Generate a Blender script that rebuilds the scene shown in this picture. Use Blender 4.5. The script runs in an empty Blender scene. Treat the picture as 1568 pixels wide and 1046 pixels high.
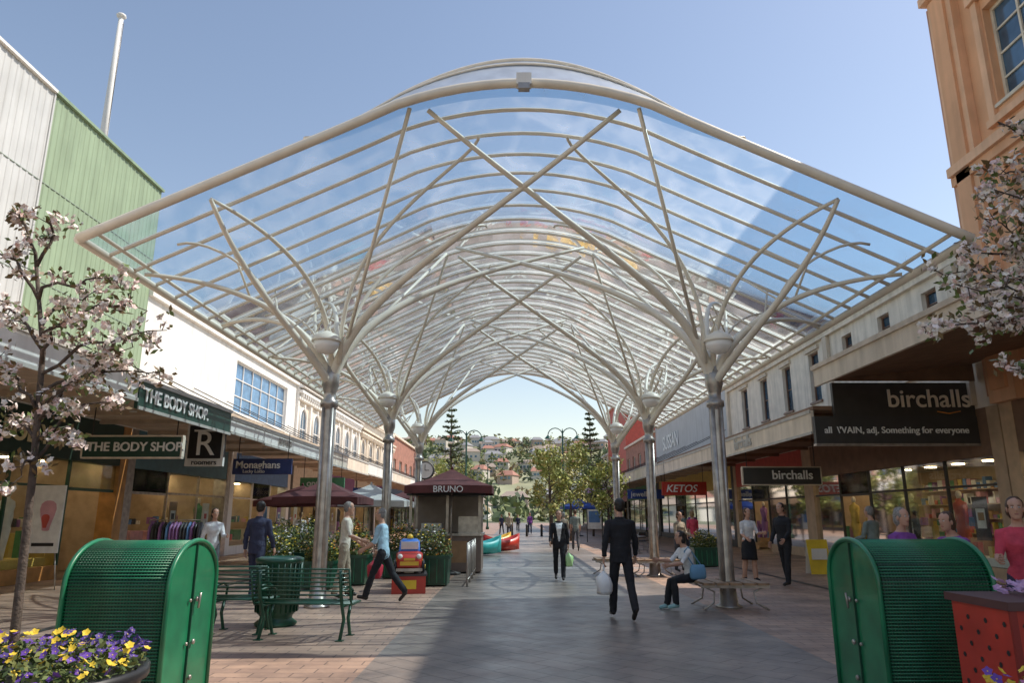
import bpy, bmesh, math, random
import numpy as np
from mathutils import Vector, Matrix, noise
random.seed(7)
scene=bpy.context.scene
scene.view_settings.view_transform='Standard'
scene.view_settings.look='None'
scene.view_settings.exposure=0
COL=scene.collection
V=Vector
# ---------------------------------------------------------------- materials
MC={}
def mat(name,c,rough=.6,metal=0,var=.12,scale=3.0,bump=0.0,bscale=40.0,c2=None,emit=0,spec=.5,coat=0,streak=0):
    if name in MC: return MC[name]
    m=bpy.data.materials.new(name); m.use_nodes=True
    nt=m.node_tree; N=nt.nodes; L=nt.links
    b=N['Principled BSDF']
    b.inputs['Roughness'].default_value=rough
    b.inputs['Metallic'].default_value=metal
    b.inputs['Specular IOR Level'].default_value=spec
    if coat: b.inputs['Coat Weight'].default_value=coat
    tc=N.new('ShaderNodeTexCoord')
    n=N.new('ShaderNodeTexNoise'); n.inputs['Scale'].default_value=scale; n.inputs['Detail'].default_value=6
    L.new(tc.outputs['Object'],n.inputs['Vector'])
    r=N.new('ShaderNodeValToRGB')
    a=[max(0,x*(1-var*1.6)) for x in c]; d=[min(1,x*(1+var)) for x in (c2 or c)]
    r.color_ramp.elements[0].color=(*a,1); r.color_ramp.elements[1].color=(*d,1)
    r.color_ramp.elements[0].position=.3; r.color_ramp.elements[1].position=.7
    L.new(n.outputs['Fac'],r.inputs['Fac']); out=r.outputs['Color']
    if streak:
        mp=N.new('ShaderNodeMapping'); mp.inputs['Scale'].default_value=(3,3,.25); L.new(tc.outputs['Object'],mp.inputs['Vector'])
        n5=N.new('ShaderNodeTexNoise'); n5.inputs['Scale'].default_value=1.3; n5.inputs['Detail'].default_value=7; L.new(mp.outputs['Vector'],n5.inputs['Vector'])
        r5=N.new('ShaderNodeValToRGB'); r5.color_ramp.elements[0].position=.35; r5.color_ramp.elements[1].position=.6
        r5.color_ramp.elements[0].color=(1-streak,1-streak*1.05,1-streak*1.15,1); r5.color_ramp.elements[1].color=(1,1,1,1); L.new(n5.outputs['Fac'],r5.inputs['Fac'])
        mx=N.new('ShaderNodeMix'); mx.data_type='RGBA'; mx.blend_type='MULTIPLY'; mx.inputs['Factor'].default_value=1
        L.new(out,mx.inputs['A']); L.new(r5.outputs['Color'],mx.inputs['B']); out=mx.outputs['Result']
    L.new(out,b.inputs['Base Color'])
    if emit:
        b.inputs['Emission Color'].default_value=(*c,1); b.inputs['Emission Strength'].default_value=emit
    if bump:
        n2=N.new('ShaderNodeTexNoise'); n2.inputs['Scale'].default_value=bscale; n2.inputs['Detail'].default_value=4
        L.new(tc.outputs['Object'],n2.inputs['Vector'])
        bp=N.new('ShaderNodeBump'); bp.inputs['Strength'].default_value=bump; bp.inputs['Distance'].default_value=.02
        L.new(n2.outputs['Fac'],bp.inputs['Height']); L.new(bp.outputs['Normal'],b.inputs['Normal'])
    MC[name]=m; return m
def paving(name,c1,c2,mortar,bw,rh,rot,rough=.42):
    m=bpy.data.materials.new(name); m.use_nodes=True
    nt=m.node_tree; N=nt.nodes; L=nt.links; b=N['Principled BSDF']
    tc=N.new('ShaderNodeTexCoord'); mp=N.new('ShaderNodeMapping'); mp.inputs['Rotation'].default_value[2]=rot
    L.new(tc.outputs['Object'],mp.inputs['Vector'])
    br=N.new('ShaderNodeTexBrick'); br.inputs['Scale'].default_value=1
    br.inputs['Brick Width'].default_value=bw; br.inputs['Row Height'].default_value=rh
    br.inputs['Mortar Size'].default_value=.008; br.inputs['Color1'].default_value=(*c1,1)
    br.inputs['Color2'].default_value=(*c2,1); br.inputs['Mortar'].default_value=(*mortar,1)
    L.new(mp.outputs['Vector'],br.inputs['Vector'])
    n=N.new('ShaderNodeTexNoise'); n.inputs['Scale'].default_value=.9; n.inputs['Detail'].default_value=8; n.inputs['Roughness'].default_value=.65
    L.new(tc.outputs['Object'],n.inputs['Vector'])
    r=N.new('ShaderNodeValToRGB'); r.color_ramp.elements[0].color=(.5,.5,.52,1); r.color_ramp.elements[1].color=(1.18,1.14,1.1,1)
    r.color_ramp.elements[0].position=.32; r.color_ramp.elements[1].position=.66
    L.new(n.outputs['Fac'],r.inputs['Fac'])
    mx=N.new('ShaderNodeMix'); mx.data_type='RGBA'; mx.blend_type='MULTIPLY'; mx.inputs['Factor'].default_value=1
    L.new(br.outputs['Color'],mx.inputs['A']); L.new(r.outputs['Color'],mx.inputs['B'])
    vo=N.new('ShaderNodeTexVoronoi'); vo.inputs['Scale'].default_value=2.6; L.new(tc.outputs['Object'],vo.inputs['Vector'])
    rv=N.new('ShaderNodeValToRGB'); rv.color_ramp.elements[0].position=.05; rv.color_ramp.elements[1].position=.075; rv.color_ramp.elements[0].color=(.55,.55,.55,1); rv.color_ramp.elements[1].color=(1,1,1,1)
    L.new(vo.outputs['Distance'],rv.inputs['Fac'])
    m3=N.new('ShaderNodeMix'); m3.data_type='RGBA'; m3.blend_type='MULTIPLY'; m3.inputs['Factor'].default_value=1
    L.new(mx.outputs['Result'],m3.inputs['A']); L.new(rv.outputs['Color'],m3.inputs['B']); L.new(m3.outputs['Result'],b.inputs['Base Color'])
    rr=N.new('ShaderNodeMapRange'); rr.inputs['To Min'].default_value=rough-.16; rr.inputs['To Max'].default_value=rough+.25
    n3=N.new('ShaderNodeTexNoise'); n3.inputs['Scale'].default_value=2.3; n3.inputs['Detail'].default_value=5
    L.new(tc.outputs['Object'],n3.inputs['Vector']); L.new(n3.outputs['Fac'],rr.inputs['Value']); L.new(rr.outputs['Result'],b.inputs['Roughness'])
    bp=N.new('ShaderNodeBump'); bp.inputs['Strength'].default_value=.4; bp.inputs['Distance'].default_value=.006
    n4=N.new('ShaderNodeTexNoise'); n4.inputs['Scale'].default_value=14
    L.new(tc.outputs['Object'],n4.inputs['Vector'])
    ad=N.new('ShaderNodeMath'); ad.operation='SUBTRACT'; L.new(n4.outputs['Fac'],ad.inputs[0]); L.new(br.outputs['Fac'],ad.inputs[1])
    L.new(ad.outputs[0],bp.inputs['Height']); L.new(bp.outputs['Normal'],b.inputs['Normal'])
    return m
def glassmat(name,tint,gl,haze=0.1,hs=(.3,1.5,1),bump=0,lo=.25,hi=2.6,sc=1.1,p0=.47,p1=.66):
    m=bpy.data.materials.new(name); m.use_nodes=True
    nt=m.node_tree; N=nt.nodes; L=nt.links; N.remove(N['Principled BSDF'])
    out=N['Material Output']; t=N.new('ShaderNodeBsdfTransparent'); t.inputs['Color'].default_value=(*tint,1)
    g=N.new('ShaderNodeBsdfGlossy'); g.inputs['Roughness'].default_value=.04
    fr=N.new('ShaderNodeLayerWeight'); fr.inputs['Blend'].default_value=gl
    m1=N.new('ShaderNodeMixShader'); L.new(fr.outputs['Fresnel'],m1.inputs[0]); L.new(t.outputs[0],m1.inputs[1]); L.new(g.outputs[0],m1.inputs[2])
    tr=N.new('ShaderNodeBsdfTranslucent'); tr.inputs['Color'].default_value=(.88,.88,.88,1)
    tc=N.new('ShaderNodeTexCoord'); mp=N.new('ShaderNodeMapping'); mp.inputs['Scale'].default_value=hs
    L.new(tc.outputs['Object'],mp.inputs['Vector'])
    n=N.new('ShaderNodeTexNoise'); n.inputs['Scale'].default_value=sc; n.inputs['Detail'].default_value=5; n.inputs['Distortion'].default_value=.8
    L.new(mp.outputs['Vector'],n.inputs['Vector'])
    r=N.new('ShaderNodeValToRGB'); r.color_ramp.elements[0].position=p0; r.color_ramp.elements[1].position=p1
    r.color_ramp.elements[0].color=(haze*lo,)*3+(1,); r.color_ramp.elements[1].color=(haze*hi,)*3+(1,)
    L.new(n.outputs['Fac'],r.inputs['Fac'])
    m2=N.new('ShaderNodeMixShader'); L.new(r.outputs['Color'],m2.inputs[0]); L.new(m1.outputs[0],m2.inputs[1]); L.new(tr.outputs[0],m2.inputs[2])
    L.new(m2.outputs[0],out.inputs['Surface'])
    if bump:
        bp=N.new('ShaderNodeBump'); bp.inputs['Strength'].default_value=bump; bp.inputs['Distance'].default_value=.05
        L.new(n.outputs['Fac'],bp.inputs['Height']); L.new(bp.outputs['Normal'],g.inputs['Normal'])
    return m
CREAMSTEEL=mat('cream_painted_steel',(.82,.75,.63),.4,0,.06)
RIBM=mat('rib_paint',(.93,.87,.75),.45,0,.04)
STEEL=mat('brushed_steel',(.42,.38,.345),.32,.6,.2,6)
CANGLASS=glassmat('canopy_glass',(.56,.73,.84),.08,.12,(.9,.55,.9),.12,.75,2.0,1.6,.42,.72)  # pale translucent streaks put into the glass for dust and bright reflections
SHOPGLASS=glassmat('shop_glass',(.86,.91,.89),.12,.008)
WINGLASS=mat('window_glass',(.10,.17,.25),.06,.3,.3,1.2)
DGREEN=mat('dark_green_paint',(.008,.068,.036),.4,0,.2,4,coat=.2)
MGREEN=mat('green_paint',(.013,.18,.082),.38,0,.2,4,coat=.25)
BLACK=mat('black_paint',(.02,.02,.022),.4)
DKGREY=mat('dark_grey_panel',(.05,.047,.045),.5,0,.1)
WHITE=mat('white_render',(.82,.80,.76),.7,0,.05,1.5,.15,30,streak=.10)
CREAM=mat('cream_render',(.72,.61,.48),.75,0,.1,1.2,.2,25,streak=.16)
CREAM2=mat('cream_trim',(.84,.74,.61),.7,0,.08,2,streak=.18)
ORANGE=mat('salmon_render',(.78,.41,.22),.75,0,.08,.8,.2,25,streak=.12)
ORANGE2=mat('salmon_trim',(.84,.49,.29),.7,0,.08,1.5,streak=.14)
SOFFIT=mat('soffit_board',(.60,.49,.38),.7,0,.1)
BROWN=mat('brown_soffit',(.24,.14,.085),.65,0,.15)
TEXTW=mat('sign_letter_white',(.88,.87,.84),.5,0,.02)
TEXTY=mat('sign_letter_cream',(.85,.76,.48),.5,0,.02)
MAROON=mat('maroon_canvas',(.12,.035,.033),.85,0,.2,3,.2,60)
CANVAS=mat('pale_canvas',(.50,.49,.46),.85,0,.1)
RED=mat('red_paint',(.50,.035,.02),.4,0,.15,3,coat=.2)
BARK=mat('bark',(.10,.075,.06),.9,0,.3,20,.6,60)
TIMBER=mat('timber_slats',(.34,.21,.12),.6,0,.25,8)
PANELEM=mat('lit_ceiling_panel',(1,.78,.46),.5,0,.01,emit=20)
GREYW=mat('grey_metal_cladding',(.60,.60,.58),.5,.05,.06,1,streak=.12)
GREENC=mat('green_metal_cladding',(.30,.39,.25),.55,.0,.06,1,streak=.14)
# ---------------------------------------------------------------- builders
def group(name,loc=(0,0,0),rot=0):
    e=bpy.data.objects.new(name,None); e.empty_display_size=.3
    e.location=loc; e.rotation_euler=(0,0,rot); COL.objects.link(e); return e
class MB:
    def __init__(s): s.v=[];s.f=[];s.m=[];s.sm=[];s.mats=[]
    def mi(s,m):
        if m not in s.mats: s.mats.append(m)
        return s.mats.index(m)
    def face(s,idx,m,sm=False): s.f.append(idx); s.m.append(s.mi(m)); s.sm.append(sm)
    def poly(s,pts,m,sm=False):
        b=len(s.v); s.v+= [tuple(p) for p in pts]; s.face(list(range(b,b+len(pts))),m,sm)
    def box(s,x0,x1,y0,y1,z0,z1,m,M=None):
        b=len(s.v)
        P=[(x0,y0,z0),(x1,y0,z0),(x1,y1,z0),(x0,y1,z0),(x0,y0,z1),(x1,y0,z1),(x1,y1,z1),(x0,y1,z1)]
        if M: P=[tuple(M@V(p)) for p in P]
        s.v+=P
        for q in ((0,3,2,1),(4,5,6,7),(0,1,5,4),(1,2,6,5),(2,3,7,6),(3,0,4,7)): s.face([b+i for i in q],m)
    def cbox(s,c,d,m,M=None): s.box(c[0]-d[0]/2,c[0]+d[0]/2,c[1]-d[1]/2,c[1]+d[1]/2,c[2]-d[2]/2,c[2]+d[2]/2,m,M)
    def rings(s,rings,m,cap=True,closed=True,sm=True):
        b=len(s.v); n=len(rings[0])
        for r in rings: s.v+=[tuple(p) for p in r]
        for i in range(len(rings)-1):
            for j in range(n if closed else n-1):
                k=(j+1)%n; s.face([b+i*n+j,b+i*n+k,b+(i+1)*n+k,b+(i+1)*n+j],m,sm)
        if cap:
            s.face([b+j for j in range(n)][::-1],m); e=b+(len(rings)-1)*n; s.face([e+j for j in range(n)],m)
    def tube(s,pts,rad,m,seg=8,cap=True):
        pts=[V(p) for p in pts]
        if not isinstance(rad,(list,tuple)): rad=[rad]*len(pts)
        rg=[]; up=None
        for i,p in enumerate(pts):
            t=(pts[min(i+1,len(pts)-1)]-pts[max(i-1,0)])
            if t.length<1e-7: t=V((0,0,1))
            t.normalize()
            if up is None:
                up=V((0,0,1)) if abs(t.z)<.9 else V((0,1,0))
            a=t.cross(up); 
            if a.length<1e-4: a=t.cross(V((1,0,0)))
            a.normalize(); bb=a.cross(t).normalized(); up=bb
            rg.append([p+(a*math.cos(2*math.pi*k/seg)+bb*math.sin(2*math.pi*k/seg))*rad[i] for k in range(seg)])
        s.rings(rg,m,cap)
    def lathe(s,c,prof,m,seg=16,cap=True,M=None):
        rg=[]
        for r,z in prof:
            q=[V((c[0]+r*math.cos(2*math.pi*k/seg),c[1]+r*math.sin(2*math.pi*k/seg),c[2]+z)) for k in range(seg)]
            if M: q=[M@p for p in q]
            rg.append(q)
        s.rings(rg,m,cap)
    def ell(s,c,r,m,seg=12,rn=8,M=None,nz=0):
        rg=[]
        for i in range(rn+1):
            th=math.pi*i/rn; q=[]
            for k in range(seg):
                a=2*math.pi*k/seg
                d=V((math.sin(th)*math.cos(a),math.sin(th)*math.sin(a),-math.cos(th)))
                f=1+(nz*noise.noise(d*2.5+V(c)*3) if nz else 0)
                p=V((d.x*r[0]*f,d.y*r[1]*f,d.z*r[2]*f))
                if M: p=M.to_3x3()@p
                q.append(V(c)+p)
            rg.append(q)
        s.rings(rg,m,False)
    def build(s,name,parent=None,local=True,M=None):
        me=bpy.data.meshes.new(name)
        vs=s.v
        if parent is not None and not local:
            o=V(parent.location); vs=[(p[0]-o.x,p[1]-o.y,p[2]-o.z) for p in vs]
        me.from_pydata(vs,[],s.f)
        for m in s.mats: me.materials.append(m)
        me.polygons.foreach_set('material_index',s.m); me.polygons.foreach_set('use_smooth',s.sm)
        me.update()
        ob=bpy.data.objects.new(name,me); COL.objects.link(ob)
        if parent is not None: ob.parent=parent
        return ob
def text(body,size,loc,rz,m,parent,align='LEFT',sx=1.0,name='lettering',bold=.0,shear=0):
    cu=bpy.data.curves.new(name,'FONT'); cu.body=body; cu.size=size; cu.extrude=.012; cu.align_x=align; cu.offset=bold; cu.shear=shear
    cu.materials.append(m)
    ob=bpy.data.objects.new(name,cu); COL.objects.link(ob); ob.parent=parent
    o=parent.location if parent else V((0,0,0))
    ob.location=V(loc)-V(o); ob.rotation_euler=(math.radians(90),0,rz); ob.scale=(sx,1,1)
    return ob
# ---------------------------------------------------------------- world / light / camera
el=math.radians(51); hz=V((.975,.2)).normalized()
sv=V((hz.x*math.cos(el),hz.y*math.cos(el),math.sin(el)))
w=bpy.data.worlds.new('World'); scene.world=w; w.use_nodes=True
nt=w.node_tree; bg=nt.nodes['Background']
sky=nt.nodes.new('ShaderNodeTexSky'); sky.sky_type='NISHITA'; sky.sun_disc=False
sky.sun_elevation=el; sky.sun_rotation=math.atan2(sv.x,sv.y); sky.air_density=1.25; sky.dust_density=.6; sky.ozone_density=2.2
tm=nt.nodes.new('ShaderNodeMix'); tm.data_type='RGBA'; tm.blend_type='MULTIPLY'; tm.inputs['Factor'].default_value=1; tm.inputs['B'].default_value=(1.42,1.22,1.10,1)
nt.links.new(sky.outputs[0],tm.inputs['A']); nt.links.new(tm.outputs['Result'],bg.inputs[0]); bg.inputs[1].default_value=.15
sl=bpy.data.lights.new('sun','SUN'); sl.energy=5; sl.angle=math.radians(.5); sl.color=(1,.93,.82)
so=bpy.data.objects.new('sun',sl); COL.objects.link(so); so.rotation_euler=sv.to_track_quat('Z','Y').to_euler(); so.location=(60,10,80)
cd=bpy.data.cameras.new('camera'); cd.lens=25.16; cd.sensor_width=36; cd.clip_end=6000; cd.clip_start=.05
co=bpy.data.objects.new('camera',cd); COL.objects.link(co); co.location=(0,0,1.62); co.rotation_euler=(math.radians(103.7),0,0); scene.camera=co
# ---------------------------------------------------------------- ground
b=MB(); b.box(-2500,2500,-300,4000,-.5,-.004,mat('ground_earth',(.16,.17,.10),.9,0,.3,.05)); b.build('ground')
PAV=paving('warm_pavers',(.48,.325,.235),(.37,.25,.19),(.18,.13,.105),.42,.21,math.radians(0),.5)
PAV2=paving('grey_stone_slabs',(.29,.24,.205),(.225,.19,.165),(.11,.095,.082),.6,.3,math.radians(45),.34)
b=MB(); b.poly([(-12.2,-12,0),(12.2,-12,0),(12.2,170,0),(-12.2,170,0)],PAV); b.build('brick_pavement')
b=MB(); b.poly([(-1.6,-12,.004),(3.6,-12,.004),(3.6,170,.004),(-1.6,170,.004)],PAV2); b.build('stone_walkway')
b=MB()
for yy in (23.5,31,37,44,52,60): b.poly([(-7,yy,.008),(7,yy,.008),(7,yy+.35,.008),(-7,yy+.35,.008)],mat('pale_stone_band',(.48,.44,.40),.5,0,.2,3))
b.build('paving_band')
b=MB()
for s in (-1,1):
    x=s*7.0+.1; b.poly([(x,-5,.006),(x+.16,-5,.006),(x+.16,120,.006),(x,120,.006)],mat('drain_channel_steel',(.08,.075,.07),.5,.3,.2,8))
b.build('drain_channel')
# ---------------------------------------------------------------- canopy
CX=.20; Y0=10.3; Y1=34.6
def zc(x):
    a=abs(x-CX)
    return 8.46-.093*a*a if a<2.1 else 8.05-.475*(a-2.1)+.03*math.exp(-(a-2.1)*2)-.03
xs=[CX-6.86+13.72*i/40 for i in range(41)]
can=group('glass_canopy',(CX,Y0,0))
b=MB(); ny=31; dy=(Y1-Y0)/ny
for j in range(ny):
    ya=Y0+j*dy; yb=ya+dy
    for i in range(40):
        b.poly([(xs[i],ya,zc(xs[i])+.05),(xs[i+1],ya,zc(xs[i+1])+.05),(xs[i+1],yb,zc(xs[i+1])+.05),(xs[i],yb,zc(xs[i])+.05)],CANGLASS,True)
ob=b.build('glass_roof',can,False)
b=MB()
for j in range(1,ny):
    yy=Y0+j*dy; b.tube([(x,yy,zc(x)) for x in xs],.036,RIBM,6)
b.build('roof_ribs',can,False)
b=MB()
b.tube([(x,Y0,zc(x)) for x in xs],.08,CREAMSTEEL,10); b.tube([(x,Y1,zc(x)) for x in xs],.08,CREAMSTEEL,10)
for s in (-1,1):
    xe=CX+s*6.86; b.tube([(xe,Y0,zc(xe)),(xe,Y1,zc(xe))],.075,CREAMSTEEL,8)
    xe=CX+s*6.6; b.tube([(xe,Y0,zc(xe)-.02),(xe,Y1,zc(xe)-.02)],.035,CREAMSTEEL,8)
hs=[CX-3.5+7.0*i/44 for i in range(45)]
def hup(x):
    t=(x-CX)/3.5; return max(0,(1-t*t))**1.5*.72
A=[(x,Y0-.02,zc(x)+.08) for x in hs]; B=[(x,Y0+.55*max(0,1-((x-CX)/3.5)**2)**.5,zc(x)+.09+hup(x)) for x in hs]
HM=mat('hood_sheet',(.50,.55,.62),.3,.2,.1)
for i in range(44): b.poly([A[i],A[i+1],B[i+1],B[i]],HM,True)
b.tube(B,.04,CREAMSTEEL,8)
b.tube([(a[0]*.3+c[0]*.7,a[1]*.3+c[1]*.7-.01,a[2]*.3+c[2]*.7+.02) for a,c in zip(A,B)],.022,CREAMSTEEL,6)
b.build('edge_tubes',can,False)
b=MB(); b.cbox((.19,10.15,8.40),(.24,.16,.2),WHITE); b.cbox((.19,10.08,8.24),(.18,.12,.1),STEEL); b.build('camera_housing',can,False)
def bez(p0,c1,c2,p1,n=18):
    p0,c1,c2,p1=V(p0),V(c1),V(c2),V(p1); o=[]
    for i in range(n+1):
        t=i/n; u=1-t; o.append(p0*u**3+c1*3*u*u*t+c2*3*u*t*t+p1*t**3)
    return o
def rr(a,c,n=18): return [a+(c-a)*i/n for i in range(n+1)]
b=MB(); lamp=MB()
GL=mat('lamp_globe',(.9,.88,.84),.25,0,.02)
for yc in (13.8,20.7,27.6):
    for s in (-1,1):
        x0=CX+s*3.75; base=V((x0,yc,4.1))
        b.lathe((x0,yc,0),[(.24,0),(.24,.03),(.17,.06),(.13,.5),(.12,3.6),(.12,3.65),(.17,3.68),(.17,3.78),(.12,3.82),(.12,3.95),(.17,4.1),(.17,4.3),(.10,4.5),(.02,4.55)],STEEL,14)
        for k in range(4):
            a=math.pi/4+k*math.pi/2; dx=.105*math.cos(a); dy2=.105*math.sin(a)
            b.tube([(x0+dx,yc+dy2,.05),(x0+dx,yc+dy2,3.68)],.045,STEEL,8)
        for d in (-1,1):
            Z=lambda w: zc(CX+w)-.04
            e=V((CX-s*1.6,yc+d*3.15,Z(1.6)))
            ci=bez(base,base+V((-s*.35,d*.22,1.75)),base.lerp(e,.42)+V((0,0,.45 if d<0 else .95)),e,24); b.tube(ci,rr(.105,.04,24),CREAMSTEEL,8)
            e=V((CX+s*5.05,yc+d*3.15,Z(5.05)))
            lo=bez(base,base+V((s*.35,d*.75,.75)),base.lerp(e,.70)+V((s*.12,0,-.40)),e); b.tube(lo,rr(.085,.035),CREAMSTEEL,8)
            up=bez(base+V((0,0,.1)),base+V((-s*.1,d*.3,1.7)),base.lerp(e,.5)+V((-s*.2,0,1.15)),e); b.tube(up,rr(.06,.03),CREAMSTEEL,8)
            for q in (6,9,12): b.tube([lo[q+1],up[q]],.018,CREAMSTEEL,6)
            q0=lo[10]; en=V((CX+s*5.95,yc+d*2.25,Z(5.95))); b.tube(bez(q0,q0+V((s*.15,0,.55)),en+V((-s*.45,0,.18)),en,10),.024,CREAMSTEEL,6)
            e=V((CX+s*6.72,yc+d*1.75,Z(6.72)))
            c=bez(base,base+V((s*.25,d*.2,1.15)),base.lerp(e,.5)+V((0,0,1.0)),e); b.tube(c,rr(.085,.035),CREAMSTEEL,8)
            b.tube([c[11],V((CX+s*5.4,yc+d*1.2,Z(5.4)))],.022,CREAMSTEEL,6)
            b.tube([ci[4],V((CX+s*1.87,yc+d*3.35,Z(1.87)))],.036,CREAMSTEEL,8)
            q=[]
            for i in range(19):
                t=i/18; a=t*math.pi*.5; q.append(V((CX+s*(3.55-2.75*math.sin(a)**1.8),yc+d*(.2+1.9*t),4.5+3.8*math.sin(a)**.7)))
            b.tube(q,rr(.045,.028,18),CREAMSTEEL,8)
        lx=x0
        lamp.tube([(x0,yc,4.45),(x0,yc-.22,5.1),(lx,yc-.42,5.22),(lx,yc-.5,5.05)],.022,CREAMSTEEL,6)
        lamp.lathe((lx,yc-.5,4.85),[(.02,-.24),(.15,-.2),(.23,-.1),(.255,0)],GL,16)
        lamp.lathe((lx,yc-.5,4.85),[(.28,0),(.28,.03),(.22,.13),(.1,.19),(.04,.22)],CREAMSTEEL,16)
b.build('tree_columns',can,False); lamp.build('lamp_globes',can,False)
# ---------------------------------------------------------------- buildings
def wall(b,ax,pos,n,a0,a1,z0,z1,ops,wm,fm,gm=WINGLASS,depth=.18,fw=.07,grid=(2,2)):
    def P(a,z,d): return (pos-n*d,a,z) if ax=='x' else (a,pos-n*d,z)
    def bx(aa,ab,za,zb,da,db,m):
        p=P(aa,za,da);q=P(ab,zb,db); b.box(min(p[0],q[0]),max(p[0],q[0]),min(p[1],q[1]),max(p[1],q[1]),min(p[2],q[2]),max(p[2],q[2]),m)
    A=sorted(set([a0,a1]+[o[0] for o in ops]+[o[1] for o in ops])); Z=sorted(set([z0,z1]+[o[2] for o in ops]+[o[3] for o in ops]))
    for i in range(len(A)-1):
        for j in range(len(Z)-1):
            ca=(A[i]+A[i+1])/2; cz=(Z[j]+Z[j+1])/2
            if any(o[0]<ca<o[1] and o[2]<cz<o[3] for o in ops): continue
            b.poly([P(A[i],Z[j],0),P(A[i+1],Z[j],0),P(A[i+1],Z[j+1],0),P(A[i],Z[j+1],0)],wm)
    for o in ops:
        a,c,z,y=o[:4]; g=o[4] if len(o)>4 else grid
        for q in (((a,z),(c,z)),((c,z),(c,y)),((c,y),(a,y)),((a,y),(a,z))):
            b.poly([P(*q[0],0),P(*q[1],0),P(*q[1],depth),P(*q[0],depth)],wm)
        b.poly([P(a,z,depth),P(c,z,depth),P(c,y,depth),P(a,y,depth)],gm)
        d0=depth-.06;d1=depth-.005
        bx(a,a+fw,z,y,d0,d1,fm);bx(c-fw,c,z,y,d0,d1,fm);bx(a+fw,c-fw,z,z+fw,d0,d1,fm);bx(a+fw,c-fw,y-fw,y,d0,d1,fm)
        for k in range(1,g[0]):
            t=a+(c-a)*k/g[0]; bx(t-fw*.35,t+fw*.35,z+fw,y-fw,d0+.01,d1,fm)
        for k in range(1,g[1]):
            t=z+(y-z)*k/g[1]; bx(a+fw,c-fw,t-fw*.3,t+fw*.3,d0+.014,d1-.003,fm)
        bx(a-.06,c+.06,z-.09,z-.002,-.07,.0,fm)
ITEMC=[mat('item_%d'%i,c,.6,0,.1,5) for i,c in enumerate([(.55,.09,.07),(.12,.25,.5),(.75,.7,.6),(.65,.48,.12),(.1,.3,.15),(.65,.35,.4),(.3,.14,.35),(.06,.06,.07),(.8,.8,.77),(.4,.24,.12)])]
WALLI=mat('interior_wall',(.50,.38,.26),.8); FLI=mat('interior_floor',(.25,.19,.14),.5)
def shopfront(g,s,X,y0,y1,framem,seed,bandm=None,zt=3.1,ztop=4.3,riserm=None,lit=True,bay=1.9):
    r=random.Random(seed); b=MB(); n=-s
    def bx(y_a,y_b,z_a,z_b,d0,d1,m):
        xa=X-n*d0; xb=X-n*d1; b.box(min(xa,xb),max(xa,xb),y_a,y_b,z_a,z_b,m)
    pm=riserm or framem
    bx(y0,y0+.45,0,ztop,-.02,.5,pm); bx(y1-.45,y1,0,ztop,-.02,.5,pm)
    bx(y0+.45,y1-.45,zt,ztop,-.01,.4,bandm or framem)
    nb=max(2,int((y1-y0-.9)/bay)); w=(y1-y0-.9)/nb; door=r.randrange(nb)
    for k in range(nb):
        ya=y0+.45+k*w; yb=ya+w
        if k==door:
            bx(ya+.05,yb-.05,2.3,2.38,.05,.13,framem)
            bx(ya,ya+.06,0,zt,.05,.13,framem)
            bx(ya+.06,yb,2.38,zt,.08,.09,SHOPGLASS)
        else:
            bx(ya,yb,0,.35,.02,.2,pm)
            bx(ya,ya+.06,.35,zt,.05,.13,framem)
            xx=X-n*.09; b.poly([(xx,ya+.06,.35),(xx,yb,.35),(xx,yb,zt),(xx,ya+.06,zt)],SHOPGLASS)
            bx(ya+.06,yb,2.35,2.41,.055,.12,framem)
            bx(ya+.1,yb-.1,.35,.55,.3,1.1,ITEMC[r.randrange(10)])
            for q in range(r.randint(4,8)):
                yy=r.uniform(ya+.2,yb-.3); h=r.uniform(.2,.9); ww=r.uniform(.08,.26); dd=r.uniform(.35,.9)
                bx(yy,yy+ww,.551,.551+h,dd,dd+.15,r.choice(ITEMC))
            if r.random()<.5:
                yy=r.uniform(ya+.2,yb-.8); bx(yy,yy+.6,1.0,2.1,.14,.16,r.choice(ITEMC)); bx(yy+.12,yy+.48,1.3,1.8,.13,.139,ITEMC[8]); bx(yy+.16,yy+.40,1.5,1.7,.124,.129,r.choice(ITEMC))
            if r.random()<.55:
                yy=r.uniform(ya+.4,yb-.4); xx=X-n*.7; m=r.choice(ITEMC)
                b.lathe((xx,yy,.55),[(.1,0),(.12,.3),(.17,.75),(.12,.95),(.19,1.3),(.17,1.42),(.05,1.5),(.05,1.55)],m,10)
                b.ell((xx,yy,2.2),(.08,.09,.12),ITEMC[2],8,6)
                b.tube([(xx,yy-.19,1.9),(xx,yy-.25,1.6),(xx,yy-.2,1.35)],.045,m,6); b.tube([(xx,yy+.19,1.9),(xx,yy+.25,1.6),(xx,yy+.2,1.35)],.045,m,6)
    D=4.5
    xi=X-n*D
    b.poly([(xi,y0+.01,0),(xi,y1-.01,0),(xi,y1-.01,ztop),(xi,y0+.01,ztop)],WALLI)
    for yy in (y0+.01,y1-.01): b.poly([(X-n*.5,yy,0),(xi,yy,0),(xi,yy,ztop),(X-n*.5,yy,ztop)],WALLI)
    b.poly([(X-n*.02,y0,.012),(xi,y0,.012),(xi,y1,.012),(X-n*.02,y1,.012)],FLI)
    b.poly([(X-n*.41,y0,3.3),(xi,y0,3.3),(xi,y1,3.3),(X-n*.41,y1,3.3)],mat('interior_ceiling',(.6,.57,.5),.8))
    for lvl in range(5):
        z=.5+lvl*.5; bx(y0+.5,y1-.5,z,z+.03,D-.45,D-.02,WALLI)
        yy=y0+.5
        while yy<y1-.9:
            ww=r.uniform(.08,.3); bx(yy,yy+ww*.9,z+.031,z+.031+r.uniform(.12,.4),D-.4,D-.15,r.choice(ITEMC)); yy+=ww+.02
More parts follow.
